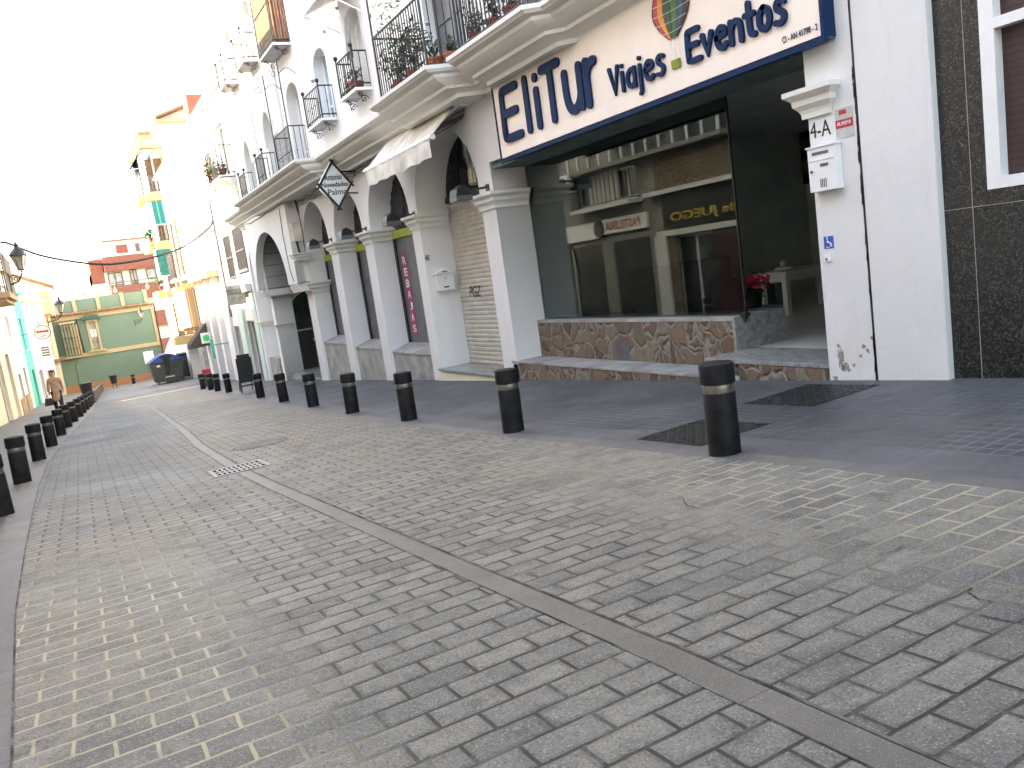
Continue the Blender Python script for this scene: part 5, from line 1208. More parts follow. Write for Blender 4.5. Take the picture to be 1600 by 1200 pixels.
mb = MB(); mb.box(q.x-.9,q.x-.3,69.93,69.99,q.z-3.2,q.z-.5); mb.build('window', M['ochre'], tb)

# ================================================================= sage green building closing the street
YG = 60.0; gb = thing('green_building', 'two-storey sage green house with sand trim closing the street', 'house', (2.2, YG, gz(2.2, YG)))
gp = lambda px, py: (PY(px, py, YG).x, PY(px, py, YG).z)
GX0, GX1 = -.80, 5.25; zr = .70
wx0, wz1 = gp(137,503); wx1, wz0 = gp(157,543); dx0, dz1 = gp(117,571); dx1, _ = gp(125,600)
wall('front_wall', M['green'], YF(YG), rect(GX0, GX1, -6, zr), [rect(wx0, wx1, wz0, wz1), rect(dx0, dx1, -5.9, dz1)], .3, gb)
mb = MB(); mb.box(GX1-.3,GX1,YG+.302,YG+10,-6,zr); mb.box(GX0,GX0+.3,YG+.302,YG+10,-6,zr); mb.build('side_wall', M['green'], gb)
mb = MB(); mb.box(GX0-.1,GX1+.12,YG-.28,YG+10,zr,zr+.06); mb.build('roof', M['wood'], gb)
mb = MB(); n = 46
for k in range(n+1): x = GX0-.05+(GX1-GX0+.1)*k/n; mb.tube([(x,YG+.3,zr+.16),(x,YG-.30,zr+.07)], .05, 6)
mb.build('roof_tiles', M['wood'], gb)
mb = MB(); mb.box(GX0,GX1,YG-.08,YG,zr-.28,zr-.02); mb.box(GX0,GX1,YG-.06,YG,-2.05,-1.80); mb.box(GX1-.16,GX1+.02,YG-.05,YG,-1.8,zr-.28); mb.build('sand_band', M['sand'], gb)
mb = MB(); mb.box(GX0,dx0,YG-.07,YG,-4.6,-3.78); mb.box(dx1,GX1+.01,YG-.07,YG,-4.6,-3.78); mb.build('salmon_plinth', M['orange'], gb)
mb = MB(); mb.box(GX0+.3,GX1-.25,YG+.35,YG+.6,zr+.05,1.68); mb.build('parapet', M['green'], gb)
for x in (GX0+.3, .55, 1.95, 3.4, GX1-.4): mb = MB(); mb.box(x,x+.22,YG+.28,YG+.66,zr+.05,1.76); mb.build('parapet_post', M['sand'], gb)
for px in (130, 181, 233):
    x = PY(px,455,YG).x; mb = MB(); mb.lathe((x,YG+.45,1.76), [(.07,0),(.10,.1),(.12,.22),(.07,.27),(.03,.36),(.02,.45)], 10); mb.build('finial', M['sand'], gb, smooth=40)
f = MB(); f.box(wx0-.12,wx0,YG-.05,YG+.1,wz0-.1,wz1+.12); f.box(wx1,wx1+.12,YG-.05,YG+.1,wz0-.1,wz1+.12); f.box(wx0,wx1,YG-.05,YG+.1,wz1,wz1+.12); o = f.build('window', M['sand'], gb)
f = MB(); f.box(wx0,wx1,YG+.12,YG+.14,wz0,wz1); f.build('pane', M['panew'], o)
f = MB(); f.box(wx0+.02,wx1-.02,YG+.08,YG+.115,wz0+.75,wz0+1.25); f.build('paper_notice', M['w'], o); f = MB(); f.box((wx0+wx1)/2-.03,(wx0+wx1)/2+.03,YG+.06,YG+.12,wz0,wz1); f.box(wx0,wx1,YG+.06,YG+.12,wz0,wz0+.07); f.build('frame', M['sand'], o)
f = MB(); f.prism([(wx0-.35,YG,wz1+.14),(wx1+.35,YG,wz1+.14),(wx1+.2,YG,wz1+.42),(wx0-.2,YG,wz1+.42)], (0,-.35,0)); f.build('window_hood', M['darkgreen'], gb)
f = MB(); f.box(wx0-.3,wx1+.3,YG-.22,YG-.002,wz0-.2,wz0-.1); f.build('window_sill', M['sand'], gb)
f = MB(); f.box(dx0,dx1,YG+.12,YG+.16,-4.6,dz1); f.build('door', M['sand'], gb)
bx0, bz1 = gp(92,508); bx1, bz0 = gp(128,555)
f = MB(); f.box(bx0,bx1,YG-.5,YG-.001,bz0-.08,bz0); f.box(bx0,bx1,YG-.5,YG-.001,bz1,bz1+.12); f.build('bay_window_base', M['sand'], gb)
f = MB(); f.box(bx0+.06,bx1-.06,YG-.4,YG-.001,bz0,bz1); f.build('bay_window', M['baypane'], gb)
f = MB(); f.box(bx0+.62,bx0+1.0,YG-.41,YG-.4,bz0+.05,bz1-.1); f.build('bay_blind', M['sand'], gb)
f = MB()
for k in range(6): x = bx0+.03+(bx1-bx0-.06)*k/5; f.tube([(x,YG-.48,bz0),(x,YG-.48,bz1)], .022, 4)
for z in (bz0+.5, bz0+1.2): f.tube([(bx0,YG-.48,z),(bx1,YG-.48,z)], .012, 4)
f.build('bay_grille', M['iron'], gb)
f = MB(); x, z = gp(118,500); f.tube([(bx1+.12,YG-.06,.4),(bx1+.2,YG-.06,-1.8)], .04, 6); f.tube([(GX1+.08,YG-.1,zr),(GX1+.05,YG-.1,-4.2)], .05, 6); f.build('downpipe', M['brownwood'], gb)
x, z = gp(233,558); mb = MB(); mb.box(x-.32,x+.3,YG-.035,YG-.002,z-.4,z+.4); o = mb.build('wall_plaque', M['letw'], None, (x,YG,z)); tag(o, 'larger white square panel low on the green facade', 'panel')
x, z = gp(247,563); mb = MB(); mb.box(x-.22,x+.16,YG-.035,YG-.002,z-.35,z+.28); o = mb.build('wall_plaque', M['letw'], None, (x,YG,z)); tag(o, 'smaller pale panel at the right corner of the green facade', 'panel')

# lanterns on brackets
def lantern(p, s, label, side=1, wallx=None):
    """p = bottom centre of the glass body, s = height of lantern head; side: +1 wall to the right"""
    t = thing('street_lantern', label, 'street lamp', tuple(p), 'black wall lanterns'); p = Vector(p)
    mb = MB(); mb.lathe(p, [(.10*s,0),(.24*s,.50*s)], 6); mb.build('glass_body', M['panew'], t)
    mb = MB(); mb.lathe(p, [(.29*s,.49*s),(.29*s,.54*s),(.20*s,.68*s),(.09*s,.78*s),(.07*s,.84*s),(.10*s,.86*s),(.05*s,.95*s),(.01*s,1.02*s)], 12); mb.build('roof_cap', M['iron'], t, smooth=40)
    mb = MB()
    for k in range(6): a_ = k*math.pi/3; mb.tube([p+Vector((.105*s*math.cos(a_),.105*s*math.sin(a_),0)), p+Vector((.25*s*math.cos(a_),.25*s*math.sin(a_),.5*s))], .012*s, 4)
    mb.lathe(p, [(.12*s,-.04*s),(.12*s,.01*s)], 10); mb.tube([p, p-Vector((0,0,.2*s))], .03*s, 6)
    w_ = wallx if wallx is not None else p.x-side*.5*s
    mb.tube([p-Vector((0,0,.15*s)), Vector((p.x+(w_-p.x)*.4, p.y, p.z-.42*s)), Vector((w_, p.y, p.z-.5*s))], .035*s, 6)
    mb.tube([p-Vector((0,0,.15*s)), Vector((w_, p.y, p.z-.2*s))], .02*s, 5)
    scroll(mb, ((p.x+w_)/2, p.y, p.z-.32*s), .10*s, .01, 'x', 1, 1.2, .02*s); mb.box(w_-.02,w_+.02,p.y-.08*s,p.y+.08*s,p.z-.75*s,p.z-.1*s)
    mb.build('bracket', M['iron'], t, smooth=50); return t
p = PY(222,496,YG-.6); lantern(p, .68, 'black wall lantern on the green facade', 1, p.x-.5)
lb = bpy.data.objects['street_lantern']
p = PY(96,488,52); lantern(p, .9, 'black lantern on a bracket left of the green building', 1, p.x-.75)
p = PY(33,421,32); lantern(p, .92, 'large black lantern at the corner of the left balcony', 1, -1.36)

# ================================================================= brick apartment block behind
YR_ = 95; rb = thing('brick_apartment_block', 'large red brick and cream apartment block rising behind the green house', 'apartment block', (8, YR_, -4.5))
rp = lambda px, py: (PY(px, py, YR_).x, PY(px, py, YR_).z)
X0, _ = rp(140,420); X1 = 13.5
def rbx(name, mat, x0, x1, z0, z1, y0=YR_, y1=YR_+8): m_ = MB(); m_.box(x0,x1,y0,y1,z0,z1); return m_.build(name, M[mat], rb)
rbx('wall', 'cream', X0, X1, -6, 5.0); rbx('top_storey', 'white', X0+1.8, X1, 6.5, 8.2, YR_+1.5); rbx('brick_band', 'brick', X0+1.3, X1, 5.0, 6.5, YR_-.6); rbx('brick_band', 'brick', X0+1.6, X1, 1.9, 3.45, YR_-.6); rbx('brick_band', 'brick', X0+1.4, X1, -1.2, .4, YR_-.6); rbx('brick_band', 'brick', X0+1.4, X1, -4.4, -2.6, YR_-.6)
rbx('brick_corner', 'brick', X0, X0+1.2, 3.9, 6.4, YR_-.05); rbx('brick_corner', 'brick', X0+.4, X0+1.3, -4, 2.4, YR_-.05); rbx('roof', 'tile', X0+1.7, X1, 8.2, 8.35, YR_+1.3)
for x0_, x1_, z0_, z1_ in ((X0+1.5,X0+2.9,3.5,4.9),(X0+3.6,X0+4.3,3.5,5.0),(X0+5.2,X0+7.0,3.8,4.9),(X0+8.2,X0+9.6,3.9,5.0)):
    f = MB(); f.box(x0_,x1_,YR_-.1,YR_-.01,z0_,z1_); o = f.build('window', M['wood'], rb); f = MB(); f.box(x0_+.12,(x0_+x1_)/2-.06,YR_-.12,YR_-.1,z0_+.1,z1_-.12); f.box((x0_+x1_)/2+.06,x1_-.12,YR_-.12,YR_-.1,z0_+.1,z1_-.12); f.build('pane', M['panew'], o)
for x0_, x1_ in ((X0+2.9,X0+4.0),(X0+4.8,X0+5.2),(X0+7.0,X0+8.7)):
    f = MB(); f.box(x0_,x1_,YR_+1.4,YR_+1.49,6.9,7.75); o = f.build('window', M['brick' if x0_ < X0+4 else 'zinc'], rb); f = MB(); f.box(x0_+.1,x1_-.1,YR_+1.38,YR_+1.4,7.0,7.65); f.build('pane', M['panew' if x0_ > X0+5 else 'brick'], o)
f = MB()
for k in range(30): f.tube([(X0+1.6+.33*k,YR_-.62,3.45),(X0+1.6+.33*k,YR_-.62,3.8)], .015, 4)
f.tube([(X0+1.6,YR_-.62,3.8),(X1,YR_-.62,3.8)], .03, 4); f.build('railing', M['zinc'], rb)

# ================================================================= right-hand row beyond the arcade
t, fr, L = block('white_corner_house', 'white house with a planted balcony beyond the arcaded building', (5.9,36.0), (5.9,29.25), 7.2, 'white', 7, [(.72,.93,1.15,2.5),(.45,.58,1.0,2.4),(.3,.45,4.2,6.2),(.72,.92,4.2,6.2),(.62,.9,-6,-.7),(.2,.45,-6,-.9)], cat='house', roof='trim', pn='pane')
slab_on(fr, L*.905, L, -3.2, .3, .12, 'mint', t, 'pale_green_pilaster'); slab_on(fr, L*.46, L*.6, -3.4, .2, .12, 'mint', t, 'pale_green_pilaster'); slab_on(fr, 0, L*.18, -3.4, .2, .12, 'white', t, 'white_pilaster'); slab_on(fr, 0, L, .35, .62, .3, 'trim', t, 'string_course')
mb = MB(); bars(mb, (5.84,29.35,0), (5.84,31.2,0), 1.0, 2.6, 16, .02, .03); bars(mb, (5.84,32.0,0), (5.84,33.2,0), .9, 2.5, 10, .02, .03); mb.build('window_grille', M['iron'], t)
balcony(5.36,28.75,31.0,4.25,5.2,16,True,False,'balcony_railing',parent=t,Xw=5.9)
mb = MB(); mb.prism([(5.3,28.7,4.14),(5.9,28.7,4.14),(5.9,28.7,3.75)], (0,2.3,0)); mb.build('balcony_corbel', M['trim'], t)
potted((5.5,30.4,4.22),.16,.28,.42,420,'large dark bushy plant on the balcony of the white corner house','terra','leafd',size=.07,drop=.6); potted((5.45,30.85,4.22),.14,.2,.33,260,'yellow-green bush at the left end of the far planted balcony','terra','leafy',size=.07,drop=.5); potted((5.5,28.95,4.22),.13,.24,.12,40,'red pot at the near end of the far planted balcony','redpot')
t, fr, L = block('white_overhang_house', 'bright white house with an upper storey overhanging the street', (5.4,45.2), (5.4,36.0), 6.6, 'white', 7, [(.08,.2,1.7,4.2),(.3,.4,4.4,5.9)], z0=1.45, cat='house', roof='trim', pn='brownwood')
mb = MB(); mb.box(5.42,12,36.05,45.1,1.25,1.44); mb.build('soffit', M['ochre'], t)  # warm light on the underside is put into its ochre colour
mb = MB(); mb.box(6.1,6.4,36.02,45.1,-6,1.24); mb.build('ground_floor_wall', M['white'], t)
mb = MB()
for y in (37.2, 39.4, 41.6): mb.box(5.75,6.09,y,y+.5,-6,1.24)
mb.build('ground_floor_pillar', M['white'], t)
mb = MB(); mb.box(6.07,6.098,37.8,39.2,-5,-.6); mb.box(6.07,6.098,40.0,41.3,-5,-.6); mb.build('shop_door', M['darkgreen'], t)
mb = MB(); bars(mb, (4.95,42.1,0), (4.95,44.2,0), 1.55, 2.75, 16, .014); bars(mb, (4.95,42.1,0), (5.4,42.1,0), 1.55, 2.75, 4, .014); mb.build('balcony_railing', M['iron'], t)
mb = MB(); mb.box(4.9,5.4,42.0,44.3,1.42,1.54); mb.build('balcony_slab', M['trim'], t)
mb = MB(); mb.box(5.33,5.39,42.0,42.5,1.7,4.3); mb.box(5.33,5.39,43.7,44.2,1.7,4.3); mb.build('wooden_shutter', M['wood'], t)
mb = MB(); p = PY(311,163,40); mb.box(p.x-.5,p.x+.35,40,41.2,6.6,p.z+.45); mb.build('brick_chimney', M['brick'], t)
# tan bay on the next facade
YT = 46.0; tp = lambda px, py: (PY(px, py, YT).x, PY(px, py, YT).z)
t = thing('shuttered_bay_house', 'house with a tan shuttered bay window above the far shops', 'house', (6, YT, gz(6, YT)))
x0, z1 = tp(277,455); x1, z0 = tp(322,508)
mb = MB(); mb.box(x0-.05,9,YT,YT+2,z0-.1,1.25); mb.build('upper_wall', M['ochre'], t)
mb = MB(); mb.box(x0,x0+.34,YT-.25,YT-.001,z0,z1); mb.build('white_bay', M['white'], t); mb = MB(); mb.box(x0+.36,x1+.3,YT-.22,YT-.001,z0,z1+.05); mb.build('tan_shutters', M['beige'], t)
mb = MB()
for k in range(5): mb.box(x0+.4+.3*k,x0+.45+.3*k,YT-.24,YT-.22,z0,z1)
mb.build('shutter_joint', M['ochre'], t)
mb = MB(); mb.box(x0-.1,x1+.4,YT-.35,YT-.001,z0-.14,z0-.02); mb.build('moulding', M['wood'], t)
mb = MB(); mb.box(x0+.7,9,YT+.4,YT+2,-6,z0-.12); mb.build('ground_floor_wall', M['plinth'], t)
mb = MB(); mb.box(x0+.95,x0+1.6,YT+.36,YT+.398,-4.4,-1.7); mb.build('blue_grey_door', simple('blue grey door', (.05,.07,.10), .6, .2, 5, 0), t)
# tall house with ochre balconies and green awnings
YA = 49.0; ap = lambda px, py: (PY(px, py, YA).x, PY(px, py, YA).z)
t = thing('ochre_balcony_house', 'tall pale house with ochre balconies and green awnings at the bend', 'apartment building', (6.5, YA, gz(6.5, YA)))
xL = ap(240,330)[0]-.15; 
mb = MB(); mb.box(6.36,12,48.75,58,-6,10.2); mb.box(5.75,6.36,YA+.8,53,-6,8.9); mb.box(5.95,6.36,53.01,60,-6,10.2); mb.build('body', M['white'], t)
mb = MB(); mb.prism([(6.2,48.0,10.38),(8.2,48.0,11.1),(12,48.0,10.6),(12,48.0,10.5),(8.2,48.0,11.0),(6.2,48.0,10.28)], (0,4.1,0)); mb.build('roof', M['tile'], t)
mb = MB(); mb.prism([(6.36,48.75,10.2),(12,48.75,10.2),(12,48.75,10.48),(8.2,48.75,10.98),(6.36,48.75,10.32)], (0,.3,0)); mb.build('gable', M['white'], t)
mb = MB(); mb.box(5.6,6.6,52.12,61,10.28,10.4); mb.build('lower_roof', M['tile'], t)
mb = MB(); mb.box(6.24,8,48.3,51.9,10.1,10.26); mb.box(5.66,6.5,52.3,60.9,10.1,10.26); mb.box(5.2,6.34,YA+.2,YA+.79,8.95,9.2); mb.build('ochre_eave', M['ochre'], t)
levels = [(7.5,ap(210,245)), (6.5,0), (3.9,0), (1.2,0), (-1.5,0)]
for k, z in enumerate((6.55, 3.9, 1.25, -1.4)):
    mb = MB(); mb.box(5.05,6.35,YA-.2,YA+.79,z-.45,z-.02); mb.build('ochre_balcony_front', M['ochre'], t)
    mb = MB(); mb.box(5.2,6.3,YA-.1,YA+.78,z-.02,z+.02); mb.build('balcony_floor', M['white'], t)
    mb = MB(); bars(mb, (5.08,YA-.17,0), (6.3,YA-.17,0), z, z+.85, 9, .018, .025, False); mb.build('balcony_railing', M['zinc'], t)
    mb = MB(); mb.box(6.32,6.36,YA-.18,YA+.78,z+.02,z+2.1); mb.build('divider', M['ochre'], t)
    mb = MB(); mb.box(5.85,6.25,YA+.75,YA+.799,z+.05,z+1.9); mb.box(5.4,5.74,YA+.85,YA+.9,z+.05,z+1.9); mb.build('balcony_door', M['wood'], t)
aw = []
def awn(x0, x1, y, z0, z1, out, label, stripe='awnstripe'):
    t_ = thing('awning', label, 'awning', ((x0+x1)/2, y, z1), 'green balcony awnings')
    mb = MB(); vs = []
    for k in range(9):
        x = x0+(x1-x0)*k/8; vs += [(x,y,z1),(x,y-out,z0+.02*math.sin(k*2)),(x,y+.02,z1),(x,y-out+.02,z0+.02*math.sin(k*2))]
    mb.add(vs, [(4*k,4*k+4,4*k+5,4*k+1) for k in range(8)]+[(4*k+2,4*k+3,4*k+7,4*k+6) for k in range(8)]); mb.build('canvas', M[stripe], t_, fixn=False)
    mb = MB(); mb.tube([(x0,y-out,z0),(x1,y-out,z0)], .03, 6); mb.build('front_bar', M['w'], t_)
a = ap(243,303); b = ap(262,346)
awn(5.2,6.28,YA-.22,4.75,6.05,.25,'green striped awning in the middle of the ochre balcony house')
awn(4.95,5.7,YA-.22,2.0,3.45,.2,'lower green awning of the ochre balcony house','awng')
def sideawn(y0, y1, x, z0, z1, out, label):
    t_ = thing('awning', label, 'awning', (x, (y0+y1)/2, z1), 'green balcony awnings')
    mb = MB(); mb.add([(x,y0,z1),(x,y1,z1),(x-out,y1,z0),(x-out,y0,z0),(x+.02,y0,z1),(x+.02,y1,z1),(x-out+.02,y1,z0),(x-out+.02,y0,z0)], [(0,1,2,3),(7,6,5,4)]); mb.build('canvas', M['awng'], t_, fixn=False)
    mb = MB(); mb.tube([(x-out,y0,z0),(x-out,y1,z0)], .03, 6); mb.tube([(x,y0,z0+.1),(x-out,y0,z0)], .02, 4); mb.build('arm', M['w'], t_)
p = PY(200,262,YA); sideawn(YA+.2, YA+3, 5.4, p.z-.1, 9.0, 5.4-p.x, 'topmost green awning sticking out toward the street')
sideawn(YA+.2, YA+3.4, 5.15, 3.6, 5.2, .35, 'green awning hanging at the street side, below the top one')
# laundry / plants blobs on street-side balconies
for z in (6.5, 3.9, 1.25): mb = MB(); mb.box(4.72,5.04,YA+.3,YA+3.4,z-.4,z+.0); mb.build('street_balcony', M['ochre'], t)
mb = MB(); mb.box(4.98,5.04,YA+.3,YA+3.4,6.55,8.6); mb.build('dark_blind', M['black'], t)
potted((4.95,YA+.35,1.27),.14,.25,.3,150,'flowering plant on a street-side balcony of the ochre house','redpot','leafy',size=.08); potted((4.9,YA+.35,3.92),.14,.25,.32,150,'dark plant on the upper street-side balcony of the ochre house','terra','leafd',size=.08)

# ================================================================= small street things
# hanging sign "milcocos"
YM = 30.2; a = PY(351,447,YM); b = PY(386,474,YM)
t = thing('hanging_sign', 'grey-white hanging sign reading milcocos with two small drawings', 'sign', ((a.x+b.x)/2, YM, (a.z+b.z)/2))
mb = MB(); mb.box(a.x,b.x,YM,YM+.06,b.z,a.z); mb.build('board', simple('pale grey board', (.26,.265,.27), .5, .05, 4, 0), t)
w_ = b.x-a.x; h_ = a.z-b.z
text('lettering', 'milcocos', YF(YM), a.x+.05, b.x-.12, a.z-h_*.42, a.z-h_*.10, M['letk'], .005, .0, t)
mb = MB(); mb.box(a.x+.06,b.x-.1,YM-.004,YM-.001,a.z-h_*.47,a.z-h_*.44)
for cx in (.32, .70):
    scroll(mb, (a.x+w_*cx, YM-.005, a.z-h_*.73), h_*.13, .01, 'x', 1, .9, .008); mb.ball((a.x+w_*cx+.05,YM-.004,a.z-h_*.58), .012, 5, 3)
mb.build('drawing', M['letk'], t)
mb = MB(); mb.box(b.x,5.9,YM+.01,YM+.05,(a.z+b.z)/2-.15,(a.z+b.z)/2+.2); mb.build('bracket', simple('pale grey bracket', (.15,.155,.16), .5, .05, 4, 0), t)
# A-board
p = PG(377,617); yb_ = 24.6; a = PY(370,562,yb_); b = PY(398,603,yb_)
t = thing('folding_board', 'black menu board in a dark metal frame at the pavement edge', 'board', (a.x+.3, yb_, gz(a.x+.3, yb_)))
zg = gz(a.x+.3, yb_)
mb = MB(); mb.box(a.x,b.x+.0,yb_,yb_+.03,zg+.28,zg+1.10); mb.build('panel', M['black'], t)
mb = MB(); mb.box(a.x-.04,a.x,yb_-.01,yb_+.04,zg,zg+1.0); mb.box(b.x,b.x+.04,yb_-.01,yb_+.04,zg,zg+1.0); mb.box(a.x,b.x,yb_-.01,yb_+.04,zg+.17,zg+.21); mb.tube([(a.x,yb_+.02,zg+.9),(a.x,yb_+.45,zg)], .015, 5); mb.tube([(b.x,yb_+.02,zg+.9),(b.x,yb_+.45,zg)], .015, 5); mb.build('frame', M['iron'], t)
# pharmacy sign and teal sign
ym = 40; a = PY(313,521,ym); b = PY(331,535,ym)
t = thing('pharmacy_sign', 'pale projecting sign with a green disc over the far shops', 'sign', ((a.x+b.x)/2, ym, a.z))
mb = MB(); mb.box(a.x,b.x,ym,ym+.12,b.z,a.z); mb.build('panel', M['w'], t); mb = MB(); mb.tube([((a.x+b.x)/2,ym,(a.z+b.z)/2),((a.x+b.x)/2,ym-.02,(a.z+b.z)/2)], .15, 20); mb.build('green_disc', M['gsign'], t); mb = MB(); mb.tube([(b.x,ym+.05,(a.z+b.z)/2),(6.1,ym+.05,(a.z+b.z)/2)], .025, 5); mb.build('arm', M['zinc'], t)
ym = 37; a = PY(328,530,ym); b = PY(338,560,ym)
mb = MB(); mb.box(a.x,b.x,ym,ym+.1,b.z,a.z); mb.box(b.x,6.12,ym+.02,ym+.06,a.z-.3,a.z-.25); o = mb.build('teal_sign', M['teal'], None, (a.x,ym,b.z)); tag(o, 'narrow vertical teal sign right of the pharmacy sign', 'sign')
# grey ruffled canopy, white parasol
ym = 41.5; a = PY(287,512,ym); b = PY(312,545,ym)
t = thing('shop_canopy', 'grey ruffled canopy over the far shopfronts', 'canopy', (b.x, ym, b.z))
mb = MB(); vs = []
for k in range(13):
    y = ym+k*.1; vs += [(b.x+.5,y,a.z+.1),(a.x+.15,y,b.z+.25+.05*(k % 2)),(a.x+.12+.06*(k % 2),y,b.z+.02)]
mb.add(vs, [(3*k,3*k+3,3*k+4,3*k+1) for k in range(12)]+[(3*k+1,3*k+4,3*k+5,3*k+2) for k in range(12)])
mb.add([(b.x+.5,ym,a.z+.1),(a.x+.15,ym,b.z+.25),(a.x+.12,ym,b.z+.02),(b.x+.5,ym,b.z+.1)], [(0,1,2,3)]); mb.build('canvas', simple('grey canopy canvas', (.09,.08,.07), .9, .3, 8, .2), t, fixn=False)
mb = MB(); mb.tube([(b.x+.5,ym+.1,b.z+.1),(a.x+.15,ym+.1,b.z+.2)], .03, 5); mb.build('arm', M['zinc'], t)
ym = 54; a = PY(287-20,552,ym); p = PY(262,520,ym)
t = thing('parasol', 'white closed-down cafe parasol right of the green house', 'parasol', (p.x+.4, ym, gz(p.x, ym)))
mb = MB(); mb.lathe((p.x+.4,ym,p.z-1.45), [(.95,0),(.55,.75),(.2,1.3),(.03,1.5)], 8); mb.build('canopy', M['letw'], t, fixn=True); mb = MB(); mb.tube([(p.x+.4,ym,-4.3),(p.x+.4,ym,p.z)], .03, 6); mb.build('pole', M['zinc'], t)
# red crate, dumpster, bins, planter row, far bollards
ym = 36.2; p = PY(323,582,ym); mb = MB(); zc = gz(p.x,ym)
mb.box(p.x-.16,p.x+.16,ym,ym+.3,p.z-.06,p.z+.14); o = mb.build('red_crate', M['red'], None, (p.x,ym,p.z), bevel=.01); tag(o, 'small red box seen above the farthest right-hand bollards', 'box')
mb = MB()
for k in range(3): mb.box(p.x-.163,p.x+.163,ym-.003,ym,p.z-.03+.05*k,p.z-.015+.05*k)
mb.build('crate_rib', M['pink'], o)
mb = MB(); mb.box(p.x-.2,p.x+.2,ym-.02,ym+.35,zc,p.z-.061); o = mb.build('small_cabinet', M['greenplas'], None, (p.x,ym,zc), bevel=.01); tag(o, 'dark low cabinet carrying the red box', 'cabinet')
yd = 50; p = PY(268,602,yd); zd = gz(p.x, yd); x = p.x
t = thing('recycling_container', 'dark recycling container with a rounded blue lid in front of the green house', 'container', (x, yd, zd))
mb = MB(); mb.prism([(x-.78,yd-.4,zd+.12),(x+.72,yd-.4,zd+.12),(x+.86,yd-.4,zd+1.28),(x-.92,yd-.4,zd+1.28)], (0,1.3,0)); mb.build('body', M['greenplas'], t, bevel=.05)
mb = MB(); pts = [(x-.95+1.85*k/12, yd-.46, zd+1.25+.42*math.sin(math.pi*k/12)) for k in range(13)]; mb.prism(pts, (0,1.42,0)); mb.build('lid', M['blueplas'], t, smooth=40)
mb = MB(); mb.prism([(x-.18,yd-.48,zd+.45),(x+.0,yd-.48,zd+.45),(x+.1,yd-.48,zd+1.3),(x+.28,yd-.48,zd+1.6),(x-.42,yd-.48,zd+1.6),(x-.2,yd-.48,zd+1.3)], (0,.04,0)); mb.build('lifting_frame', M['black'], t)
mb = MB(); mb.box(x-.3,x+.4,yd-.75,yd-.42,zd+.08,zd+.5); mb.build('pedal_step', M['greenplas'], t, bevel=.02)
mb = MB(); mb.box(x-.6,x-.42,yd-.47,yd-.455,zd+1.0,zd+1.1); mb.box(x-.28,x+.2,yd-.76,yd-.751,zd+.38,zd+.42); mb.build('sticker', M['letw'], t)
for s_ in (-.65,.6): mb = MB(); mb.tube([(x+s_,yd-.3,zd+.08),(x+s_+.06,yd-.3,zd+.08)], .08, 12); mb.build('wheel', M['black'], t)
yd2 = 51.6; x2 = x+1.3; t = thing('recycling_container', 'second dark container half hidden behind the blue-lidded one', 'container', (x2, yd2, gz(x2,yd2))); zd = gz(x2,yd2)
mb = MB(); mb.box(x2-.5,x2+.25,yd2-.5,yd2+.7,zd+.1,zd+1.35); mb.build('body', M['greenplas'], t, bevel=.05); mb = MB(); mb.box(x2-.52,x2+.27,yd2-.52,yd2+.72,zd+1.35,zd+1.5); mb.build('lid', M['black'], t, bevel=.03)
for (px, py, yy, s_, lab) in ((179,601,56,1.0,'slatted litter bin on a post before the green house, right of the planter row'),(135,608,44,1.25,'black litter bin at the head of the left kerb row')):
    p = PY(px, py, yy); zz_ = gz(p.x, yy); t = thing('litter_bin', lab, 'litter bin', (p.x, yy, zz_), 'black litter bins')
    mb = MB(); mb.lathe((p.x,yy,zz_+.3*s_), [(.17*s_,0),(.22*s_,.5*s_)], 16); mb.build('basket', M['black'], t, smooth=40)
    mb = MB(); mb.tube([(p.x-.1*s_,yy,zz_),(p.x-.1*s_,yy,zz_+.35*s_)], .02, 5); mb.tube([(p.x+.1*s_,yy,zz_),(p.x+.1*s_,yy,zz_+.35*s_)], .02, 5); mb.lathe((p.x,yy,zz_+.78*s_), [(.235*s_,0),(.235*s_,.03)], 16); mb.build('post', M['iron'], t)
p = PY(210,602,57.5); dup(b0, (p.x, 57.5, gz(p.x,57.5)), 'lone bollard in front of the green house plinth')
p = PY(247,596,56); dup(b0, (p.x, 56, gz(p.x,56)), 'bollard just left of the blue-lidded container')
a = PG(146,630); b = PG(163,613); t = thing('low_planter_wall', 'low brown planter wall continuing the left kerb row', 'planter', (.55, 47, gz(.55,47)))
p0 = Vector((.48,43.2,0)); p1 = Vector((PY(163,613,56).x,56,0)); d = (p1-p0).normalized(); nn_ = Vector((d.y,-d.x,0))
mb = MB(); z0_ = gz(p0.x,p0.y); z1_ = gz(p1.x,p1.y)
mb.add([p0+Vector((0,0,z0_-.1)),p1+Vector((0,0,z1_-.1)),p1+nn_*-.35+Vector((0,0,z1_-.1)),p0+nn_*-.35+Vector((0,0,z0_-.1)),p0+Vector((0,0,z0_+.5)),p1+Vector((0,0,z1_+.42)),p1+nn_*-.35+Vector((0,0,z1_+.42)),p0+nn_*-.35+Vector((0,0,z0_+.5))], [(0,3,2,1),(4,5,6,7),(0,1,5,4),(1,2,6,5),(2,3,7,6),(3,0,4,7)]); mb.build('planter_box', M['brownwood'], t)
mb = MB(); mb.tube([p0+Vector((0,0,z0_+.56)),p1+Vector((0,0,z1_+.48))], .035, 6); mb.build('rail', M['zinc'], t)
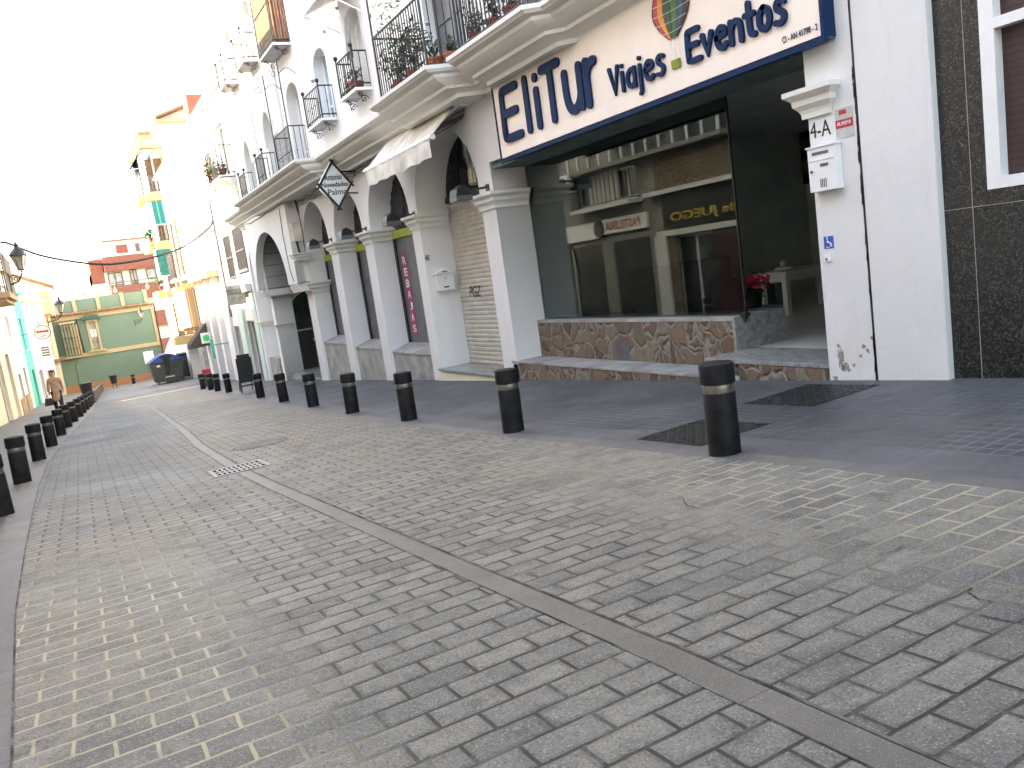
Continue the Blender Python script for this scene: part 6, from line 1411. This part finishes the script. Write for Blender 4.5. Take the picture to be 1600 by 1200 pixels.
# round sign
ym = 49; p = PY(66,519,ym)
t = thing('round_sign', 'round pale hanging sign with a red scribbled word on the left', 'sign', tuple(p))
mb = MB(); n = 28; mb.prism([(p.x+.38*math.cos(2*math.pi*k/n),ym,p.z+.36*math.sin(2*math.pi*k/n)) for k in range(n)], (0,.08,0)); mb.build('disc', M['trim'], t)
mb = MB(); mb.tube([(p.x-.28+.56*k/14,ym-.008,p.z+.04+.06*math.sin(k*2.3)) for k in range(15)], .035, 5); mb.build('red_script', M['red'], t)
mb = MB(); mb.tube([(p.x+.38*math.cos(2*math.pi*k/n),ym-.01,p.z+.36*math.sin(2*math.pi*k/n)) for k in range(n+1)], .02, 5); mb.tube([(p.x-.45,ym+.04,p.z),(p.x-1.0,ym+.04,p.z)], .02, 5); mb.tube([(p.x-.1,ym-.01,p.z-.2),(p.x+.12,ym-.01,p.z-.2)], .02, 5); mb.build('rim_and_arm', M['zinc'], t)
# overhead cables and the pole at the right
pr_ = PX(333,345,5.6); t = thing('cable_mast', 'slim pale cable mast with a loop of wire at the front of the white houses', 'mast', (5.6, pr_.y, 1.0))
mb = MB(); mb.tube([(5.6,pr_.y,-.5),(5.6,pr_.y,3.9)], .05, 8); mb.build('tube', M['zinc'], t)
c0 = PX(325,318,5.6); mb = MB(); mb.tube([(5.6+.0,pr_.y,3.0),(5.35,pr_.y,3.35),(5.3,pr_.y,3.7),(5.45,pr_.y,4.05),(5.7,pr_.y,4.1),(5.8,pr_.y,3.7)], .014, 5); mb.build('wire_loop', M['cable'], t)
def cable(pts_px, ys, r, label, mat='wire'):
    pts = [PY(a_, b_, y_) for (a_, b_), y_ in zip(pts_px, ys)]
    # smooth catenary through the first, middle and last points
    P = [pts[0]]; 
    for i in range(len(pts)-1):
        for k in range(1, 9):
            t_ = k/8; p0_ = pts[max(i-1,0)]; p1_ = pts[i]; p2_ = pts[i+1]; p3_ = pts[min(i+2,len(pts)-1)]
            P.append(.5*((2*p1_)+(-p0_+p2_)*t_+(2*p0_-5*p1_+4*p2_-p3_)*t_**2+(-p0_+3*p1_-3*p2_+p3_)*t_**3))
    mb = MB(); mb.tube(P, r, 6); tag(mb.build('overhead_cable', M[mat], None, tuple(P[len(P)//2])), label, 'cable')
cable([(0,379),(12,380),(60,398),(110,408),(160,413),(205,409),(250,399),(290,384),(325,357),(333,345)], [34,34,34,34,34.1,34.2,34.4,34.6,pr_.y,pr_.y], .045, 'thick sagging black cable crossing the street high on the left')
cable([(40,445),(90,450),(150,454),(200,448),(262,437)], [44,46,48,48,48], .014, 'thin upper wire crossing before the green house', 'cable'); cable([(42,452),(95,456),(150,460),(200,455),(262,441)], [44,46,48,48,48], .014, 'thin lower wire crossing before the green house', 'cable')
# distant bird-like insulator is left out; scooter and people beyond the containers
p = PY(291,590,56); t = thing('scooter', 'small parked scooter beyond the containers', 'scooter', (p.x, 56, gz(p.x,56))); zz_ = gz(p.x,56); x = p.x
for s_ in (-.45,.45): mb = MB(); mb.tube([(x-.05,56+s_,zz_+.25),(x+.05,56+s_,zz_+.25)], .24, 14); mb.build('wheel', M['black'], t)
mb = MB(); mb.prism([(x-.12,55.5,zz_+.3),(x-.12,56.5,zz_+.3),(x-.12,56.5,zz_+.8),(x-.12,56.1,zz_+.75),(x-.12,55.9,zz_+.45),(x-.12,55.6,zz_+.9),(x-.12,55.5,zz_+.9)], (.24,0,0)); mb.build('fairing', M['red'], t, bevel=.02); mb = MB(); mb.tube([(x-.3,55.6,zz_+1.0),(x,55.6,zz_+1.05),(x+.3,55.6,zz_+1.0)], .02, 5); mb.build('handlebar', M['black'], t)

# ================================================================= walking person
yp = 36.0; c = PY(91,628,yp); fx = c.x; fz_ = gz(fx, yp)
def skinned(name, verts, edges, radii, mat, parent, sub=2, root=0):
    me = bpy.data.meshes.new(name); me.from_pydata([Vector(v) for v in verts], edges, []); ob = bpy.data.objects.new('tmp', me); C.objects.link(ob)
    md = ob.modifiers.new('s', 'SKIN'); 
    for i, r in enumerate(radii): me.skin_vertices[0].data[i].radius = (r, r) if not isinstance(r, tuple) else r
    me.skin_vertices[0].data[root].use_root = True
    sb = ob.modifiers.new('d', 'SUBSURF'); sb.levels = sub
    bpy.context.view_layer.update(); m2 = bpy.data.meshes.new_from_object(ob.evaluated_get(bpy.context.evaluated_depsgraph_get())); C.objects.unlink(ob); bpy.data.objects.remove(ob)
    m2.materials.clear(); return link(name, m2, mat, parent, None, 60)
per = thing('person', 'person walking in a beige coat and dark trousers carrying a black bag', 'person', (fx, yp, fz_))
B = lambda x, y, z: (fx+x, yp+y, fz_+z)
V_ = [B(0,0,.92), B(0,0,1.10), B(0,0,1.32), B(0,0,1.46), B(0,0,1.56), B(0,-.02,1.66),
      B(.10,0,.88), B(.11,-.12,.50), B(.11,-.18,.09), B(.11,-.32,.05),
      B(-.10,0,.88), B(-.10,.10,.50), B(-.10,.28,.12), B(-.10,.16,.05),
      B(.18,0,1.38), B(.23,.06,1.12), B(.24,-.06,.88), B(.24,-.10,.80),
      B(-.18,0,1.38), B(-.22,-.04,1.12), B(-.235,-.02,.86), B(-.235,-.03,.78)]
E_ = [(0,1),(1,2),(2,3),(3,4),(4,5),(0,6),(6,7),(7,8),(8,9),(0,10),(10,11),(11,12),(12,13),(2,14),(14,15),(15,16),(16,17),(2,18),(18,19),(19,20),(20,21)]
R_ = [.13,.12,.14,.06,.085,.095,.09,.06,.045,.04,.09,.06,.045,.04,.06,.045,.035,.035,.06,.045,.035,.035]
skinned('body', V_, E_, R_, M['skin'], per)
VC = [B(0,0,.80), B(0,0,1.05), B(0,0,1.30), B(0,0,1.42), B(.18,0,1.37), B(.235,.06,1.12), B(.245,-.05,.92), B(-.18,0,1.37), B(-.225,-.04,1.12), B(-.24,-.02,.90), B(.02,0,.50)]
skinned('coat', VC, [(10,0),(0,1),(1,2),(2,3),(2,4),(4,5),(5,6),(2,7),(7,8),(8,9)], [(.19,.17),(.165,.14),(.185,.14),.08,.075,.06,.052,.075,.06,.052,(.235,.19)], M['coat'], per)
VT = [B(0,0,.86), B(.10,0,.84), B(.11,-.12,.50), B(.11,-.17,.13), B(-.10,0,.84), B(-.10,.10,.50), B(-.10,.27,.15)]
skinned('trousers', VT, [(0,1),(1,2),(2,3),(0,4),(4,5),(5,6)], [.125,.11,.08,.065,.11,.08,.065], M['trouser'], per)
skinned('shoe', [B(.11,-.12,.06), B(.11,-.36,.045)], [(0,1)], [.055,.045], M['black'], per, 1); skinned('shoe', [B(-.10,.30,.08), B(-.10,.10,.05)], [(0,1)], [.055,.045], M['black'], per, 1)
skinned('hair', [B(0,.03,1.62), B(0,.02,1.74), B(0,.07,1.50)], [(0,1),(0,2)], [.115,.095,.08], M['hair'], per, 2)
mb = MB(); mb.ball(B(-.035,-.105,1.68), .012, 6, 4); mb.ball(B(.035,-.105,1.68), .012, 6, 4); mb.ball(B(0,-.12,1.64), .018, 6, 4); mb.box(*[q for q in (fx-.03,fx+.03,yp-.112,yp-.10,fz_+1.592,fz_+1.602)]); mb.build('face_features', M['hair'], per)
t = thing('handbag', 'black bag hanging from the walking person\'s hand', 'bag', B(-.3,-.03,.45))
mb = MB(); mb.prism([B(-.46,-.08,.40),B(-.16,-.08,.40),B(-.19,-.08,.68),B(-.42,-.08,.68)], (0,.12,0)); mb.build('bag_body', M['black'], t, bevel=.02)
mb = MB(); mb.tube([B(-.38,-.02,.67),B(-.30,-.02,.80),B(-.24,-.02,.67)], .01, 5); mb.build('handle', M['black'], t)

# no two bollards stand quite alike: small leans and turns
random.seed(9)
for o in bpy.data.objects:
    if o.name.startswith('bollard') and o.type == 'EMPTY': o.rotation_euler = (math.radians(random.uniform(-1.1, 1.1)), math.radians(random.uniform(-1.1, 1.1)), random.uniform(0, 6.28))
